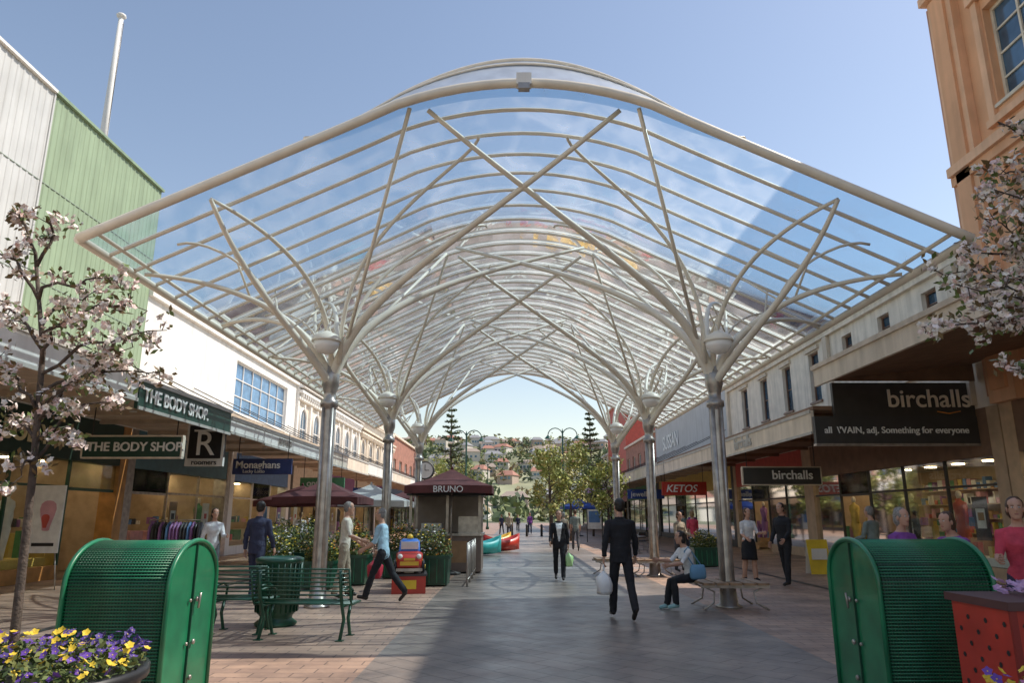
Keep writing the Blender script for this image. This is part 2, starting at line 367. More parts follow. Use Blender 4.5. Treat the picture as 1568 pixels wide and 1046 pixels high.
    for q in range(int((y1-y0)/1.6)):
        yy=y0+1+q*1.6; bx(yy,yy+.9,.013,1.0+r.uniform(-.1,.3),1.8,2.5,r.choice(ITEMC))
        for t in range(5):
            y2=yy+.05+t*.16; bx(y2,y2+.1,1.31,1.33+r.uniform(.1,.3),1.9,2.1,r.choice(ITEMC))
        if lit:
            bx(yy,yy+.22,3.26,3.295,.8,1.02,PANELEM); bx(yy+.5,yy+.72,3.26,3.295,2.6,2.9,PANELEM)
    b.build('shopfront',g,False)
def awning(g,s,y0,y1,fm,zt=4.45,zb=3.8,X=12,E=7.8,soff=None,rods=True):
    b=MB(); xe=s*E; xw=s*(X-.03)
    b.box(min(xe+s*.08,xw),max(xe+s*.08,xw),y0,y1,4.32,4.42,soff or SOFFIT)
    b.box(min(xe,xe+s*.08),max(xe,xe+s*.08),y0,y1,zb,zt,fm)
    b.box(min(xe-s*.03,xe-s*.002),max(xe-s*.03,xe-s*.002),y0,y1,zt-.07,zt+.02,mat('gutter_trim',(.5,.48,.44),.5))
    b.box(min(xe-s*.03,xe-s*.002),max(xe-s*.03,xe-s*.002),y0,y1,zb-.02,zb+.05,MC['gutter_trim'])
    yy=y0+.8
    while yy<y1:
        b.box(min(xe+s*.09,xw-s*.05),max(xe+s*.09,xw-s*.05),yy,yy+.09,4.2,4.319,soff or SOFFIT)
        if rods: b.tube([(xe+s*.3,yy,4.42),(s*(X-.01),yy,6.3)],.018,DKGREY,5)
        yy+=3.2
    yy=y0+1.5
    while yy<y1: b.lathe((s*(X-2),yy,4.27),[(.1,0),(.1,.045)],WHITE,10); yy+=2.5
    b.build('awning',g,False)
def shell(g,s,X,y0,y1,z,m,roofz=None,depth=14):
    b=MB(); xi=s*(abs(X)+depth); X=s*abs(X)
    for yy in (y0,y1): b.poly([(X,yy,4.3),(xi,yy,4.3),(xi,yy,z),(X,yy,z)],m)
    b.poly([(xi,y0,0),(xi,y1,0),(xi,y1,z),(xi,y0,z)],m)
    zr=z-.35; b.poly([(X,y0,zr),(xi,y0,zr),(xi,y1,zr),(X,y1,zr)],mat('roof_sheet',(.3,.3,.3),.6))
    b.build('side_walls_roof',g,False)
# LEFT corrugated building
g=group('corrugated_shop_building',(-12,12,0))
b=MB()
def corr(y0,y1,z0,z1,m,X=-12.0,p=.22):
    y=y0
    prof=[(0,0),(.6,0),(.7,.018),(.9,.018),(1,0)]
    pts=[]
    while y<y1-1e-6:
        for t,d in prof[:-1]: 
            if y+t*p<=y1: pts.append((X+d,y+t*p))
        y+=p
    pts.append((X,y1))
    for i in range(len(pts)-1): b.poly([(pts[i][0],pts[i][1],z0),(pts[i+1][0],pts[i+1][1],z0),(pts[i+1][0],pts[i+1][1],z1),(pts[i][0],pts[i][1],z1)],m)
corr(-4,16.7,5.0,12.4,GREYW); corr(16.7,22.6,5.0,12.4,GREENC)
b.box(-12.25,-11.9,-4,16.69,12.4,12.48,WHITE); b.box(-12.25,-11.9,16.69,22.62,12.4,12.48,mat('green_flashing',(.25,.34,.22),.5))
b.box(-12.1,-11.95,16.66,16.72,5,12.4,GREYW)
for z in (7.4,9.9): b.box(-12.0,-11.976,-4,22.6,z,z+.015,mat('sheet_lap',(.3,.36,.3),.6))
b.box(-12.2,-11.88,-4,22.6,4.3,5.0,WHITE)
b.build('street_wall',g,False); shell(g,-1,12,-4,22.6,12.4,GREENC)
shopfront(g,-1,-12,-4,14.6,DKGREY,3,mat('dark_green_sign',(.02,.055,.04),.5)); 
shopfront(g,-1,-12,14.6,22.6,DGREEN,5,MC['dark_green_sign'],riserm=mat('amber_wood',(.48,.24,.07),.5,0,.2))
awning(g,-1,-4,14.75,WHITE,4.55,3.95); awning(g,-1,14.8,19.8,mat('bodyshop_green',(.028,.075,.055),.45),4.45,3.8); awning(g,-1,19.85,22.6,WHITE,4.3,3.85)
text('THE BODY SHOP.',.42,(-7.77,14.95,3.98),math.radians(90),TEXTW,g,bold=.008)
text('THE BODY SHOP',.66,(-11.96,15.4,3.42),math.radians(90),TEXTY,g,bold=.014)
def hsign(name,x0,x1,y,z0,z1,m,txt,size,tm,dx=.08,zo=.12,th=.12,shear=0,rods=True,frame=None,bold=.006,sx=1):
    g=group(name,((x0+x1)/2,y,z0)); b=MB(); b.box(x0,x1,y,y+th,z0,z1,m)
    if frame: 
        b.box(x0-.03,x1+.03,y-.012,y+th+.012,z1+.002,z1+.04,frame); b.box(x0-.03,x1+.03,y-.012,y+th+.012,z0-.04,z0-.002,frame)
        b.box(x0-.04,x0-.002,y-.012,y+th+.012,z0,z1,frame); b.box(x1+.002,x1+.04,y-.012,y+th+.012,z0,z1,frame)
    if rods:
        for x in (x0+.15,x1-.15): b.tube([(x,y+th/2,z1),(x,y+th/2,4.33)],.015,DKGREY,5)
    b.build('panel',g,False)
    if txt: text(txt,size,(x0+dx,y-.02,z0+zo),0,tm,g,bold=bold,shear=shear,sx=sx)
    return g
DSG=MC['bodyshop_green']
hsign('shop_sign',-10.36,-8.0,17.4,3.0,3.48,DSG,'THE BODY SHOP.',.30,TEXTW,.1,.14,frame=CREAM2)
g=hsign('shop_sign',-9.05,-8.0,20.0,2.95,4.14,WHITE,'',.3,TEXTW,rods=False)
b=MB(); b.box(-8.98,-8.07,19.975,19.998,3.16,4.07,BLACK)
b.box(-7.998,-7.99,20.02,20.1,3.2,4.05,BLACK); b.build('black_face',g,False)
text('R',.95,(-8.80,19.95,3.25),0,TEXTW,g,bold=.0); text('roomers',.2,(-8.86,19.97,2.99),0,BLACK,g)
b=MB(); b.box(-8.84,-8.22,19.945,19.97,3.9,3.95,TEXTW); b.build('bar',g,False)
g=hsign('shop_sign',-9.25,-7.3,24.0,2.95,3.46,mat('navy_sign',(.03,.05,.17),.5),'Monaghans',.33,TEXTW,.1,.2)
text('Lucky Lotto',.15,(-8.9,23.98,3.0),0,TEXTW,g)
# white building
g=group('white_shop_building',(-12,31,0)); b=MB()
wall(b,'x',-12,1,22.6,39.4,4.3,8.7,[(30.6,37.8,6.0,8.25,(6,3))],WHITE,WHITE,mat('blue_glass',(.16,.30,.48),.08,.2,.2))
b.box(-12.2,-11.85,22.6,39.4,8.7,8.95,WHITE); b.box(-12,-11.9,22.6,39.4,5.2,5.35,WHITE)
b.build('street_wall',g,False); shell(g,-1,12,22.6,39.4,8.7,WHITE)
shopfront(g,-1,-12,22.6,31,STEEL,8,mat('teal_sign',(.08,.2,.25),.5)); shopfront(g,-1,-12,31,39.4,WHITE,9,ITEMC[1])
awning(g,-1,22.65,31,WHITE,4.3,3.8); awning(g,-1,31.05,39.4,CREAM2,4.4,3.75)
text('ROOMERS',.3,(-7.77,24,3.95),math.radians(90),STEEL,g)
def arched(b,X,n,yc,wd,z0,z1,wm,gm):
    k=10; r=wd/2
    pts=[(yc-r,z0),(yc+r,z0)]+[(yc+r*math.cos(math.pi*i/k),z1-r+r*math.sin(math.pi*i/k)) for i in range(k+1)]
    b.poly([(X+n*.02,p[0],p[1]) for p in pts],gm)
    arc=[(X+n*.04,yc+(r+.07)*math.cos(math.pi*i/k),z1-r+(r+.07)*math.sin(math.pi*i/k)) for i in range(k+1)]
    b.tube([(X+n*.04,yc+r+.07,z0)]+arc+[(X+n*.04,yc-r-.07,z0)],.09,wm,6)
    b.cbox((X+n*.06,yc,z1+.16),(.2,.2,.3),wm); b.cbox((X+n*.07,yc,z0-.06),(.2,wd+.35,.12),wm)
    b.cbox((X+n*.03,yc,(z0+z1)/2),(.05,.05,z1-z0-.1),wm); b.cbox((X+n*.032,yc,(z0+z1)/2),(.05,wd-.05,.05),wm)
def victorian(name,s,y0,y1,h,wm,tm,seed,nwin):
    X=s*12; n=-s; g=group(name,(X,(y0+y1)/2,0)); b=MB()
    b.poly([(X,y0,4.3),(X,y1,4.3),(X,y1,h),(X,y0,h)],wm)
    w=(y1-y0)/nwin
    for k in range(nwin):
        arched(b,X,n,y0+w*(k+.5),w*.42,5.3,7.5,tm,WINGLASS)
    for k in range(nwin+1):
        yy=min(max(y0+w*k,y0+.15),y1-.15); b.cbox((X+n*.06,yy,(4.5+h)/2),(.16,.28,h-4.5),tm); b.lathe((X+n*.1,yy,h+.9),[(.12,0),(.2,.15),(.15,.35),(.05,.5)],tm,8)
    for z,d,t in ((5.0,.2,.12),(7.95,.22,.14),(h-.3,.35,.16),(h,.45,.14)):
        b.box(min(X+n*.003,X+n*d),max(X+n*.003,X+n*d),y0+.003,y1-.003,z,z+t,tm)
    k=y0+.3
    while k<y1-.3: b.cbox((X+n*.2,k,h-.42),(.3,.12,.2),tm); b.cbox((X+n*.1,k,h+.5),(.1,.1,.7),tm); k+=.45
    b.box(min(X,X+n*.2),max(X,X+n*.2),y0,y1,h+.85,h+.98,tm)
    yc=(y0+y1)/2
    b.rings([[(X+n*.05,yc-2,h+.98),(X+n*.05,yc+2,h+.98),(X+n*.05,yc,h+2.0)],[(X+n*.25,yc-2,h+.98),(X+n*.25,yc+2,h+.98),(X+n*.25,yc,h+2.0)]],tm,sm=False)
    b.build('street_wall',g,False); shell(g,s,12,y0,y1,h,wm)
    m=(y0+y1)/2
    shopfront(g,s,X,y0,m,DKGREY,seed,ITEMC[seed%10],bay=2.4); shopfront(g,s,X,m,y1,WHITE,seed+1,ITEMC[(seed+4)%10],bay=2.4)
    awning(g,s,y0,m,ITEMC[(seed+3)%10] if seed%2 else WHITE); awning(g,s,m+.03,y1,CREAM2)
    return g
victorian('victorian_shop_building',-1,39.4,56,8.6,CREAM2,WHITE,12,6)
victorian('victorian_shop_building',-1,56,72,8.2,WHITE,CREAM2,22,5)
def plain(name,s,y0,y1,h,wm,tm,seed,wins=5,X0=12):
    X=s*X0; n=-s; g=group(name,(X,(y0+y1)/2,0)); b=MB(); w=(y1-y0)/max(1,wins)
    ops=[(y0+w*(k+.28),y0+w*(k+.72),5.4,min(h-1,7.3),(2,2)) for k in range(wins)]
    wall(b,'x',X,n,y0,y1,4.3,h,ops,wm,tm)
    b.box(min(X-n*.1,X+n*.2),max(X-n*.1,X+n*.2),y0,y1,h,h+.2,tm)
    b.build('street_wall',g,False); shell(g,s,X0,y0,y1,h,wm)
    shopfront(g,s,X,y0,y1,DKGREY,seed,ITEMC[seed%10],bay=2.6,lit=False)
    awning(g,s,y0,y1,ITEMC[(seed+2)%10] if seed%3==0 else CREAM2); return g
plain('brick_shop_building',-1,72,92,9.5,mat('red_brick',(.38,.18,.13),.8,0,.2,2),CREAM2,31)
plain('rendered_shop_building',-1,92,125,8,CREAM,WHITE,32,8)
# RIGHT salmon building
g=group('salmon_corner_building',(12,9,0)); b=MB()
ops=[]
for k,ya in enumerate((14.0,11.2,8.4,5.6,2.8,0)):
    ops+= [(ya,ya+1.75,11.5,14.2,(2,4)),(ya,ya+1.75,6.9,9.6,(2,4))]
WF=mat('cream_sash',(.7,.6,.46),.5)
HT=15.7
wall(b,'x',12,-1,-6,17.5,4.3,HT,ops,ORANGE,WF,WINGLASS,.25,.09)
for ya in (14.0,11.2,8.4,5.6,2.8,0):
    for z0,z1 in ((11.5,14.2),(6.9,9.6)):
        b.box(11.9,11.998,ya-.28,ya-.07,z0-.3,z1+.3,ORANGE2); b.box(11.9,11.998,ya+1.82,ya+2.03,z0-.3,z1+.3,ORANGE2)
        b.box(11.82,11.998,ya-.35,ya+2.1,z1+.31,z1+.55,ORANGE2); b.box(11.86,11.998,ya-.35,ya+2.1,z0-.5,z0-.31,ORANGE2)
b.box(11.78,11.998,16.55,17.5,4.3,HT,ORANGE2); b.box(11.70,11.778,16.75,17.3,4.6,HT-.1,ORANGE)
b.box(11.6,11.997,-6,17.5,10.35,10.6,ORANGE2); b.box(11.7,11.996,-6,17.52,10.1,10.347,ORANGE)
b.box(11.6,12.2,-6,17.6,HT,HT+.25,ORANGE2)
b.box(11.75,11.99,-6,17.53,5.5,5.75,ORANGE2)
for z in (8.0,10.9,13.2,15): b.cbox((12.0,17.56,z),(.25,.12,.14),ORANGE2)
b.tube([(11.85,17.58,4.5),(11.85,17.58,HT-.1)],.05,mat('downpipe',(.6,.32,.2),.5),8)
b.build('street_wall',g,False); shell(g,1,12,-6,17.5,HT,ORANGE)
shopfront(g,1,12,-6,17.5,DKGREY,41,BROWN,riserm=mat('tan_pier',(.62,.43,.27),.6))
b=MB()
b.box(7.8,7.88,-4,18.2,4.85,5.32,CREAM2); b.box(7.74,7.797,-4,18.2,5.27,5.38,CREAM)
b.poly([(7.88,-4,5.0),(11.95,-4,5.45),(11.95,18.2,5.45),(7.88,18.2,5.0)],BROWN); b.poly([(7.8,-4,5.39),(11.95,-4,5.5),(11.95,18.2,5.5),(7.8,18.2,5.39)],GREYW)
b.poly([(7.88,18.19,5.0),(11.95,18.19,5.0),(11.95,18.19,5.45)],BROWN)
b.build('awning',g,False)
# cream building
g=group('cream_shop_building',(12,28,0)); b=MB()
ops=[(19.35+2.6*k,20.1+2.6*k,7.2,7.95,(1,2)) for k in range(3)]+[(27.4+2.9*k,28.35+2.9*k,6.0,7.95,(1,2)) for k in range(4)]
wall(b,'x',12,-1,17.5,39.4,4.3,8.45,ops,CREAM2,mat('brown_sash',(.20,.11,.07),.5),mat('deep_glass',(.05,.10,.15),.06,.2,.3),.2,.06)
b.box(11.75,12.1,17.53,39.4,8.45,8.62,CREAM); b.box(11.85,12.1,17.53,39.4,8.25,8.447,CREAM2)
b.box(11.9,11.997,17.53,39.4,5.55,5.7,CREAM2); b.box(11.93,11.998,17.53,26.3,6.6,6.72,CREAM)
for yy in (18.3,26.3,39.1): b.box(11.86,11.996,yy,yy+.35,4.4,8.24,CREAM)
for k in range(4): b.box(11.9,11.995,27.25+2.9*k,28.5+2.9*k,8.0,8.15,CREAM)
b.build('street_wall',g,False); shell(g,1,12,17.52,39.4,8.45,CREAM)
TAN=mat('tan_tile',(.52,.37,.24),.5)
shopfront(g,1,12,17.55,29.5,DKGREY,44,BROWN,riserm=TAN,bay=2.2); shopfront(g,1,12,29.5,39.4,BLACK,45,ITEMC[0],riserm=TAN)
awning(g,1,18.62,39.4,CREAM2,4.3,3.7,soff=BROWN,rods=False)
text('birchalls',.55,(7.77,25.2,3.85),math.radians(-90),GREYW,g)
g=group('birchalls_shop_sign',(10,18.4,3.5)); b=MB()
b.box(7.8,12.3,18.4,18.55,3.42,4.12,DKGREY); b.box(8.35,12.28,18.43,18.55,4.123,5.0,mat('charcoal_panel',(.05,.045,.04),.5))
b.box(7.78,12.3,18.385,18.56,3.36,3.417,STEEL)
b.build('panel',g,False)
text('birchalls',.66,(9.72,18.39,4.36),0,mat('sign_letter_bronze',(.85,.74,.60),.4,.0,.02),g,bold=.006)
text('all  \\\'VAIN, adj. Something for everyone',.235,(8.02,18.38,3.68),0,TEXTW,g,bold=.003,sx=.98)
b=MB(); b.tube([(11.0,18.41,4.24),(11.3,18.41,4.19),(11.6,18.41,4.25)],.016,mat('orange_swash',(.8,.3,.05),.5),5); b.build('underline',g,False)
hsign('shop_sign',7.8,10.4,24.5,2.65,3.2,DKGREY,'birchalls',.42,TEXTW,.95,.17,frame=CREAM)
hsign('shop_sign',7.4,9.6,36,2.6,3.25,RED,'KETOS',.5,TEXTW,.18,.16,shear=.25)
hsign('shop_sign',7.6,10,48,2.7,3.3,mat('blue_sign',(.03,.08,.35),.5),'jewellers',.45,TEXTW,.2,.15)
hsign('shop_sign',-9.6,-7.6,33,2.8,3.3,ITEMC[4],'optical',.4,TEXTW,.3,.12)
hsign('shop_sign',-9.8,-7.6,45,2.8,3.3,MC['blue_sign'],'books',.45,TEXTW,.3,.12)
g=plain('grey_panel_shop_building',1,39.4,60,9.4,mat('pale_grey_panel',(.50,.50,.51),.6,0,.06,1,streak=.12),WHITE,53,0)
text('SUSSAN',1.5,(11.95,57.0,6.6),math.radians(-90),TEXTW,g,bold=.01)
plain('brick_shop_building',1,60,76,8.4,MC['red_brick'],CREAM2,54)
plain('red_wall_shop_building',1,76,90,14,mat('red_render',(.52,.09,.06),.6),CREAM2,55,0)
plain('rendered_shop_building',1,90,125,9,CREAM,WHITE,57,8)
g=group('flagpole',(-13.9,22,12.05)); b=MB(); b.tube([(0,0,0),(0,0,6.8)],[.15,.08],WHITE,8); b.ell((0,0,6.87),(.17,.17,.1),WHITE,8,6); b.tube([(.12,0,0),(.12,0,6.6)],.012,DKGREY,4); b.box(-.3,.3,-.3,.3,-.1,.06,STEEL); b.build('pole',g)
# ---------------------------------------------------------------- hills
g=MB(); HX=60;HY=30
def hh(x,y):
    t=max(0,(y-200)/420); t=min(1,t)
    base=54*t*t*(3-2*t)*(1+.10*math.sin(x*.006+2))
    return -1+base+noise.noise(V((x*.008,y*.008,3)))*14*t+noise.noise(V((x*.03,y*.03,1)))*4*t
for j in range(HY+1):
    for i in range(HX+1):
        x=-700+1400*i/HX; y=180+620*j/HY; g.v.append((x,y,hh(x,y)))
HM2=mat('hillside_grass',(.17,.19,.11),.9,0,.3,.03,c2=(.28,.28,.17))  # lighter base colour paints distance haze into the hill
for j in range(HY):
    for i in range(HX):
        a=j*(HX+1)+i; g.face([a,a+1,a+HX+2,a+HX+1],HM2,True)
g.build('hills')
b=MB(); r=random.Random(5); WM=[mat('house_wall_%d'%i,c,.8) for i,c in enumerate([(.60,.55,.48),(.46,.36,.29),(.64,.61,.56)])]; RM=[mat('house_roof_%d'%i,c,.8) for i,c in enumerate([(.38,.18,.13),(.26,.26,.27),(.34,.27,.22)])]
for k in range(220):
    x=r.uniform(-170,170); y=r.uniform(215,600); z=hh(x,y)+.1; a=r.uniform(-.5,.5); w=r.uniform(3.2,5.8); d=r.uniform(4,5.5); h=r.uniform(3,5)
    M=Matrix.Translation((x,y,z))@Matrix.Rotation(a,4,'Z'); b.box(-w,w,-d,d,-2,h,r.choice(WM),M)
    rm=r.choice(RM); P=[M@V(p) for p in [(-w-.5,-d-.5,h),(w+.5,-d-.5,h),(w+.5,d+.5,h),(-w-.5,d+.5,h),(-w*.6,0,h+2.5),(w*.6,0,h+2.5)]]
    for q in ((0,1,5,4),(1,2,5),(2,3,4,5),(3,0,4)): b.poly([P[i] for i in q],rm)
    for q in (-.6,-.1,.4): b.box(w*q,w*q+1.4,-d-.05,-d+.02,1.2,2.6,WINGLASS,M)
b.build('distant_houses')
LG=[mat('foliage_%d'%i,c,.7,0,.25,1.5) for i,c in enumerate([(.06,.10,.03),(.13,.17,.045),(.22,.24,.06),(.06,.09,.045),(.28,.25,.08)])]
YG=[mat('spring_foliage_%d'%i,c,.6,0,.2,1.5) for i,c in enumerate([(.36,.38,.09),(.25,.30,.07),(.44,.40,.13)])]
FARG=[mat('far_foliage_%d'%i,c,.9,0,.2,.3) for i,c in enumerate([(.12,.16,.08),(.19,.22,.09),(.25,.25,.11),(.10,.13,.085),(.26,.21,.12)])]  # paler greens carry the air haze of the far hillside in their colour
def leaf(b,c,s,m,r,flat=0):
    n=V((r.gauss(0,1),r.gauss(0,1),r.gauss(0,1)+flat)).normalized(); a=n.orthogonal().normalized(); q=Matrix.Rotation(r.uniform(0,6.3),3,n); a=q@a; bb=n.cross(a)
    b.poly([c-a*s,c-bb*s*.5,c+a*s,c+bb*s*.5],m)
b=MB()
for k in range(1150):
    x=r.uniform(-200,200); y=r.uniform(190,660); z=hh(x,y); s=r.uniform(2,5); m=r.choice(FARG)
    for q in range(24):
        d=V((r.gauss(0,1),r.gauss(0,1),r.gauss(0,1))).normalized()*r.uniform(.5,1)*s
        leaf(b,V((x,y,z+s*.8))+d,s*.38,m,r)
b.build('distant_trees')
def tree(name,x,y,h,cr,cols,seed,nb=24,lv=60,ls=.11,c0=.30,sq=1.3):
    r=random.Random(seed); g=group(name,(x,y,0)); b=MB(); top=V((r.uniform(-.2,.2),r.uniform(-.2,.2),h*.92))
    tr=[V((0,0,0)),V((.03*h*.3,0,h*.25)),V((-.01*h,.02*h,h*.55)),top]; b.tube(tr,[.012*h+.02,.010*h+.01,.007*h,.01],BARK,7)
    tips=[]
    for k in range(nb):
        t=c0+(1-c0)*k/nb; st=tr[1].lerp(tr[3],max(0,(t-.25)/.75)); a=r.uniform(0,6.28); L=cr*(.55+.6*math.sin(math.pi*min(1,(t-c0)/(1-c0)*.8+.2)))*r.uniform(.6,1.1)
        e=st+V((math.cos(a)*L,math.sin(a)*L,L*r.uniform(.3,.9)*sq)); mid=st.lerp(e,.5)+V((0,0,-.05*L)); b.tube([st,mid,e],[.006*h,.003*h,.006],BARK,5); tips+= [e,mid.lerp(e,.4)]
    b.build('trunk_and_limbs',g); l=MB()
    for t in tips:
        m=r.choice(cols); rad=cr*.30*r.uniform(.7,1.3)
        for q in range(lv):
            p=t+V((r.gauss(0,.5),r.gauss(0,.5),r.gauss(0,.5)))*rad; leaf(l,p,ls*r.uniform(.7,1.3),m if r.random()<.75 else r.choice(cols),r)
    l.build('leaves',g)
for i,(x,y,h,c,sd) in enumerate([(2.3,43,5.6,1.0,1),(3.9,49,6.6,1.2,2),(5.9,45,4.8,1.0,3),(-4.9,53,4.8,1.1,4),(3.4,66,8.0,1.6,5),(6.6,60,6.5,1.4,6),(-6.2,70,6.5,1.6,7),(-6.5,92,8,2.2,8),(7.4,95,8,2.2,9)]):
    tree('street_tree',x,y,h,c,YG if i!=5 else LG[:3],sd,lv=32,ls=.12)
def pine(x,y,h,seed):
    r=random.Random(seed); g=group('norfolk_pine_tree',(x,y,0)); b=MB(); b.tube([(0,0,0),(0,0,h)],[.02*h,.02],BARK,7); l=MB(); z=h*.25
    while z<h*.98:
        L=(1-z/h)*h*.20+.25
        for k in range(6):
            a=r.uniform(0,6.28); e=V((math.cos(a)*L,math.sin(a)*L,z+L*.25)); b.tube([(0,0,z),e*.5+V((0,0,z*.5-.05*L)),e],[.05,.03,.01],BARK,4)
            for q in range(30):
                t=r.uniform(.2,1); p=V((0,0,z)).lerp(e,t)+V((r.gauss(0,.12),r.gauss(0,.12),r.gauss(0,.1)))*(L*.4+.3); leaf(l,p,.16,r.choice([LG[3],LG[0],LG[1]]),r)
        z+=h*.045
    b.build('trunk_and_branches',g); l.build('needles',g)
pine(-7.6,90,16.5,3); pine(10.0,92,15.5,4)
def lamp_post(x,y,h=6.6):
    g=group('street_lamp',(x,y,0)); b=MB(); b.lathe((0,0,0),[(.2,0),(.2,.25),(.12,.35),(.1,1.0),(.07,1.1),(.06,h-.2),(.02,h)],DGREEN,10)
    for s in (-1,1):
        q=[(0,0,h-.9)]+[(s*(.55-.55*math.cos(t)),0,h-.5+.55*math.sin(t)) for t in [math.pi*i/8 for i in range(9)]]
        b.tube(q,.035,DGREEN,6); b.lathe((s*1.1,0,h-.75),[(.05,.25),(.26,.02),(.27,0)],DGREEN,12); b.lathe((s*1.1,0,h-.78),[(.02,-.15),(.15,-.1),(.2,.02)],GL,12)
    b.build('post',g)
lamp_post(-3.3,52,7.6); lamp_post(3.8,54,8.0); lamp_post(-3,90,8)
# ---------------------------------------------------------------- street furniture
def cabinet(x0,x1,y0,y1,h):
    g=group('green_cabinet',((x0+x1)/2,(y0+y1)/2,0)); b=MB(); d=(y1-y0)/2; zc0=h-d*.72; W=(x1-x0)/2
    prof=[(-d,.12)]+[(-d,zc0)]+[(-d*math.cos(math.pi*i/18),zc0+d*.72*math.sin(math.pi*i/18)) for i in range(1,18)]+[(d,zc0),(d,.12)]
    def sh(x,sc=1): return [(x,p[0]*sc,(p[1]-.1)*(sc if p[1]>.2 else 1)+.1) for p in prof]
    b.rings([sh(-W+.03,.975),sh(W-.03,.975)],DGREEN,True,False,False)
    dense=[]
    for i in range(len(prof)-1):
        a=V((prof[i][0],prof[i][1]));c=V((prof[i+1][0],prof[i+1][1])); n=max(1,int((c-a).length/.004))
        for k in range(n): dense.append(a.lerp(c,k/n))
    acc=0; last=dense[0]
    for i in range(1,len(dense)-1):
        acc+=(dense[i]-last).length; last=dense[i]
        if acc>.021:
            acc=0; p=dense[i]; b.tube([(-W+.02,p.x*.985,p.y-.004),(W-.02,p.x*.985,p.y-.004)],.0062,DGREEN if i%2 else MGREEN,5)
    k=-W+.04
    while k<W-.03:
        b.tube([(k,p[0]*.985,p[1]-.006) for p in prof],.005,DGREEN,4,False); k+=.024
    for sx in (-1,1):
        b.tube([(sx*W,p[0],p[1]) for p in prof],.02,MGREEN,8)
        b.poly([(sx*(W-.006),p[0]*.99,p[1]-.003) for p in prof],MGREEN)
        b.box(min(sx*(W-.01),sx*(W+.012)),max(sx*(W-.01),sx*(W+.012)),-.012,.0,.15,h-.03,DGREEN)
        for z in (.35,.62,.95): b.ell((sx*(W+.015),.06,z),(.015,.022,.022),STEEL,8,6)
        for z in (.62,.95): b.ell((sx*(W+.012),-.06,z),(.012,.015,.015),STEEL,8,6)
        b.tube([(sx*(W+.03),.06,.88),(sx*(W+.04),.06,1.0)],.01,STEEL,5)
    for sx in (-1,1):
        for sy in (-1,1): b.box(sx*W*.9-.03,sx*W*.9+.03,sy*d*.9-.03,sy*d*.9+.03,0,.13,BLACK)
    b.build('cabinet_body',g)
cabinet(-3.42,-2.62,5.75,6.65,1.42); cabinet(2.80,3.68,5.75,6.62,1.43)
def bench(x0,x1,y,rot=0):
    g=group('park_bench',((x0+x1)/2,y,0),rot); b=MB(); W=(x1-x0)/2
    for x in (-W+.12,W-.12):
        b.tube([(x,-.25,0),(x,-.22,.02),(x,-.1,.25),(x,-.2,.43)],.024,DGREEN,6); b.tube([(x,.25,0),(x,.1,.25),(x,.22,.44),(x,.3,.62),(x,.36,.9)],.024,DGREEN,6)
        b.tube([(x,-.2,.43),(x,.2,.43)],.022,DGREEN,6); b.tube([(x,-.22,.43),(x,-.26,.6),(x,-.1,.66),(x,.3,.64)],.018,DGREEN,6); b.box(x-.05,x+.05,-.29,-.2,0,.012,DGREEN); b.box(x-.05,x+.05,.2,.3,0,.012,DGREEN)
    for k in range(9): b.tube([(-W,-.24+k*.052,.455-.012*math.sin(k*.4)),(W,-.24+k*.052,.455-.012*math.sin(k*.4))],.0125,DGREEN,6)
    for k in range(8): t=k/7; b.tube([(-W,.24+.13*t,.52+.40*t),(W,.24+.13*t,.52+.40*t)],.0125,DGREEN,6)
    for x in (-W,W): b.tube([(x,-.24,.455),(x,.18,.45),(x,.24,.52),(x,.37,.92)],.016,DGREEN,6)
    b.build('bench_frame',g)
bench(-4.35,-3.45,10.95,math.radians(180)); bench(-3.5,-2.15,10.45,math.radians(176))
def bin_(x,y):
    g=group('litter_bin',(x,y,0)); b=MB()
    b.lathe((0,0,0),[(.3,0),(.32,.04),(.24,.1),(.24,.14),(.30,.2),(.33,.9),(.36,.93),(.36,.98),(.3,1.0),(.26,.96),(.25,.5)],DGREEN,24,False)
    for k in range(24): a=k*math.pi/12; b.tube([(.31*math.cos(a),.31*math.sin(a),.2),(.34*math.cos(a),.34*math.sin(a),.92)],.012,DGREEN,5)
    b.build('bin_body',g)
bin_(-3.60,11.6)
PF=[mat('petal_yellow',(.78,.55,.04),.6),mat('petal_purple',(.15,.06,.38),.6),mat('petal_white',(.78,.74,.72),.6),mat('petal_violet',(.09,.05,.25),.6),mat('petal_orange',(.7,.25,.03),.6)]
def flower(b,c,s,m,r,up=1.2,cen=None):
    n=V((r.gauss(0,.5),r.gauss(0,.5)-.4,up)).normalized() if up else V((r.gauss(0,1),r.gauss(0,1),r.gauss(0,1))).normalized()
    a=n.orthogonal().normalized(); bb=n.cross(a)
    for k in range(5):
        t=k*1.2566+r.random()*.2; d=a*math.cos(t)+bb*math.sin(t); e=a*math.cos(t+1.57)+bb*math.sin(t+1.57)
        b.poly([c,c+d*s*.6+e*s*.42+n*s*.2,c+d*s+n*s*.25,c+d*s*.6-e*s*.42+n*s*.2],m)
    if cen: b.poly([c+n*s*.15+a*s*.16,c+n*s*.15+bb*s*.16,c+n*s*.15-a*s*.16,c+n*s*.15-bb*s*.16],cen)
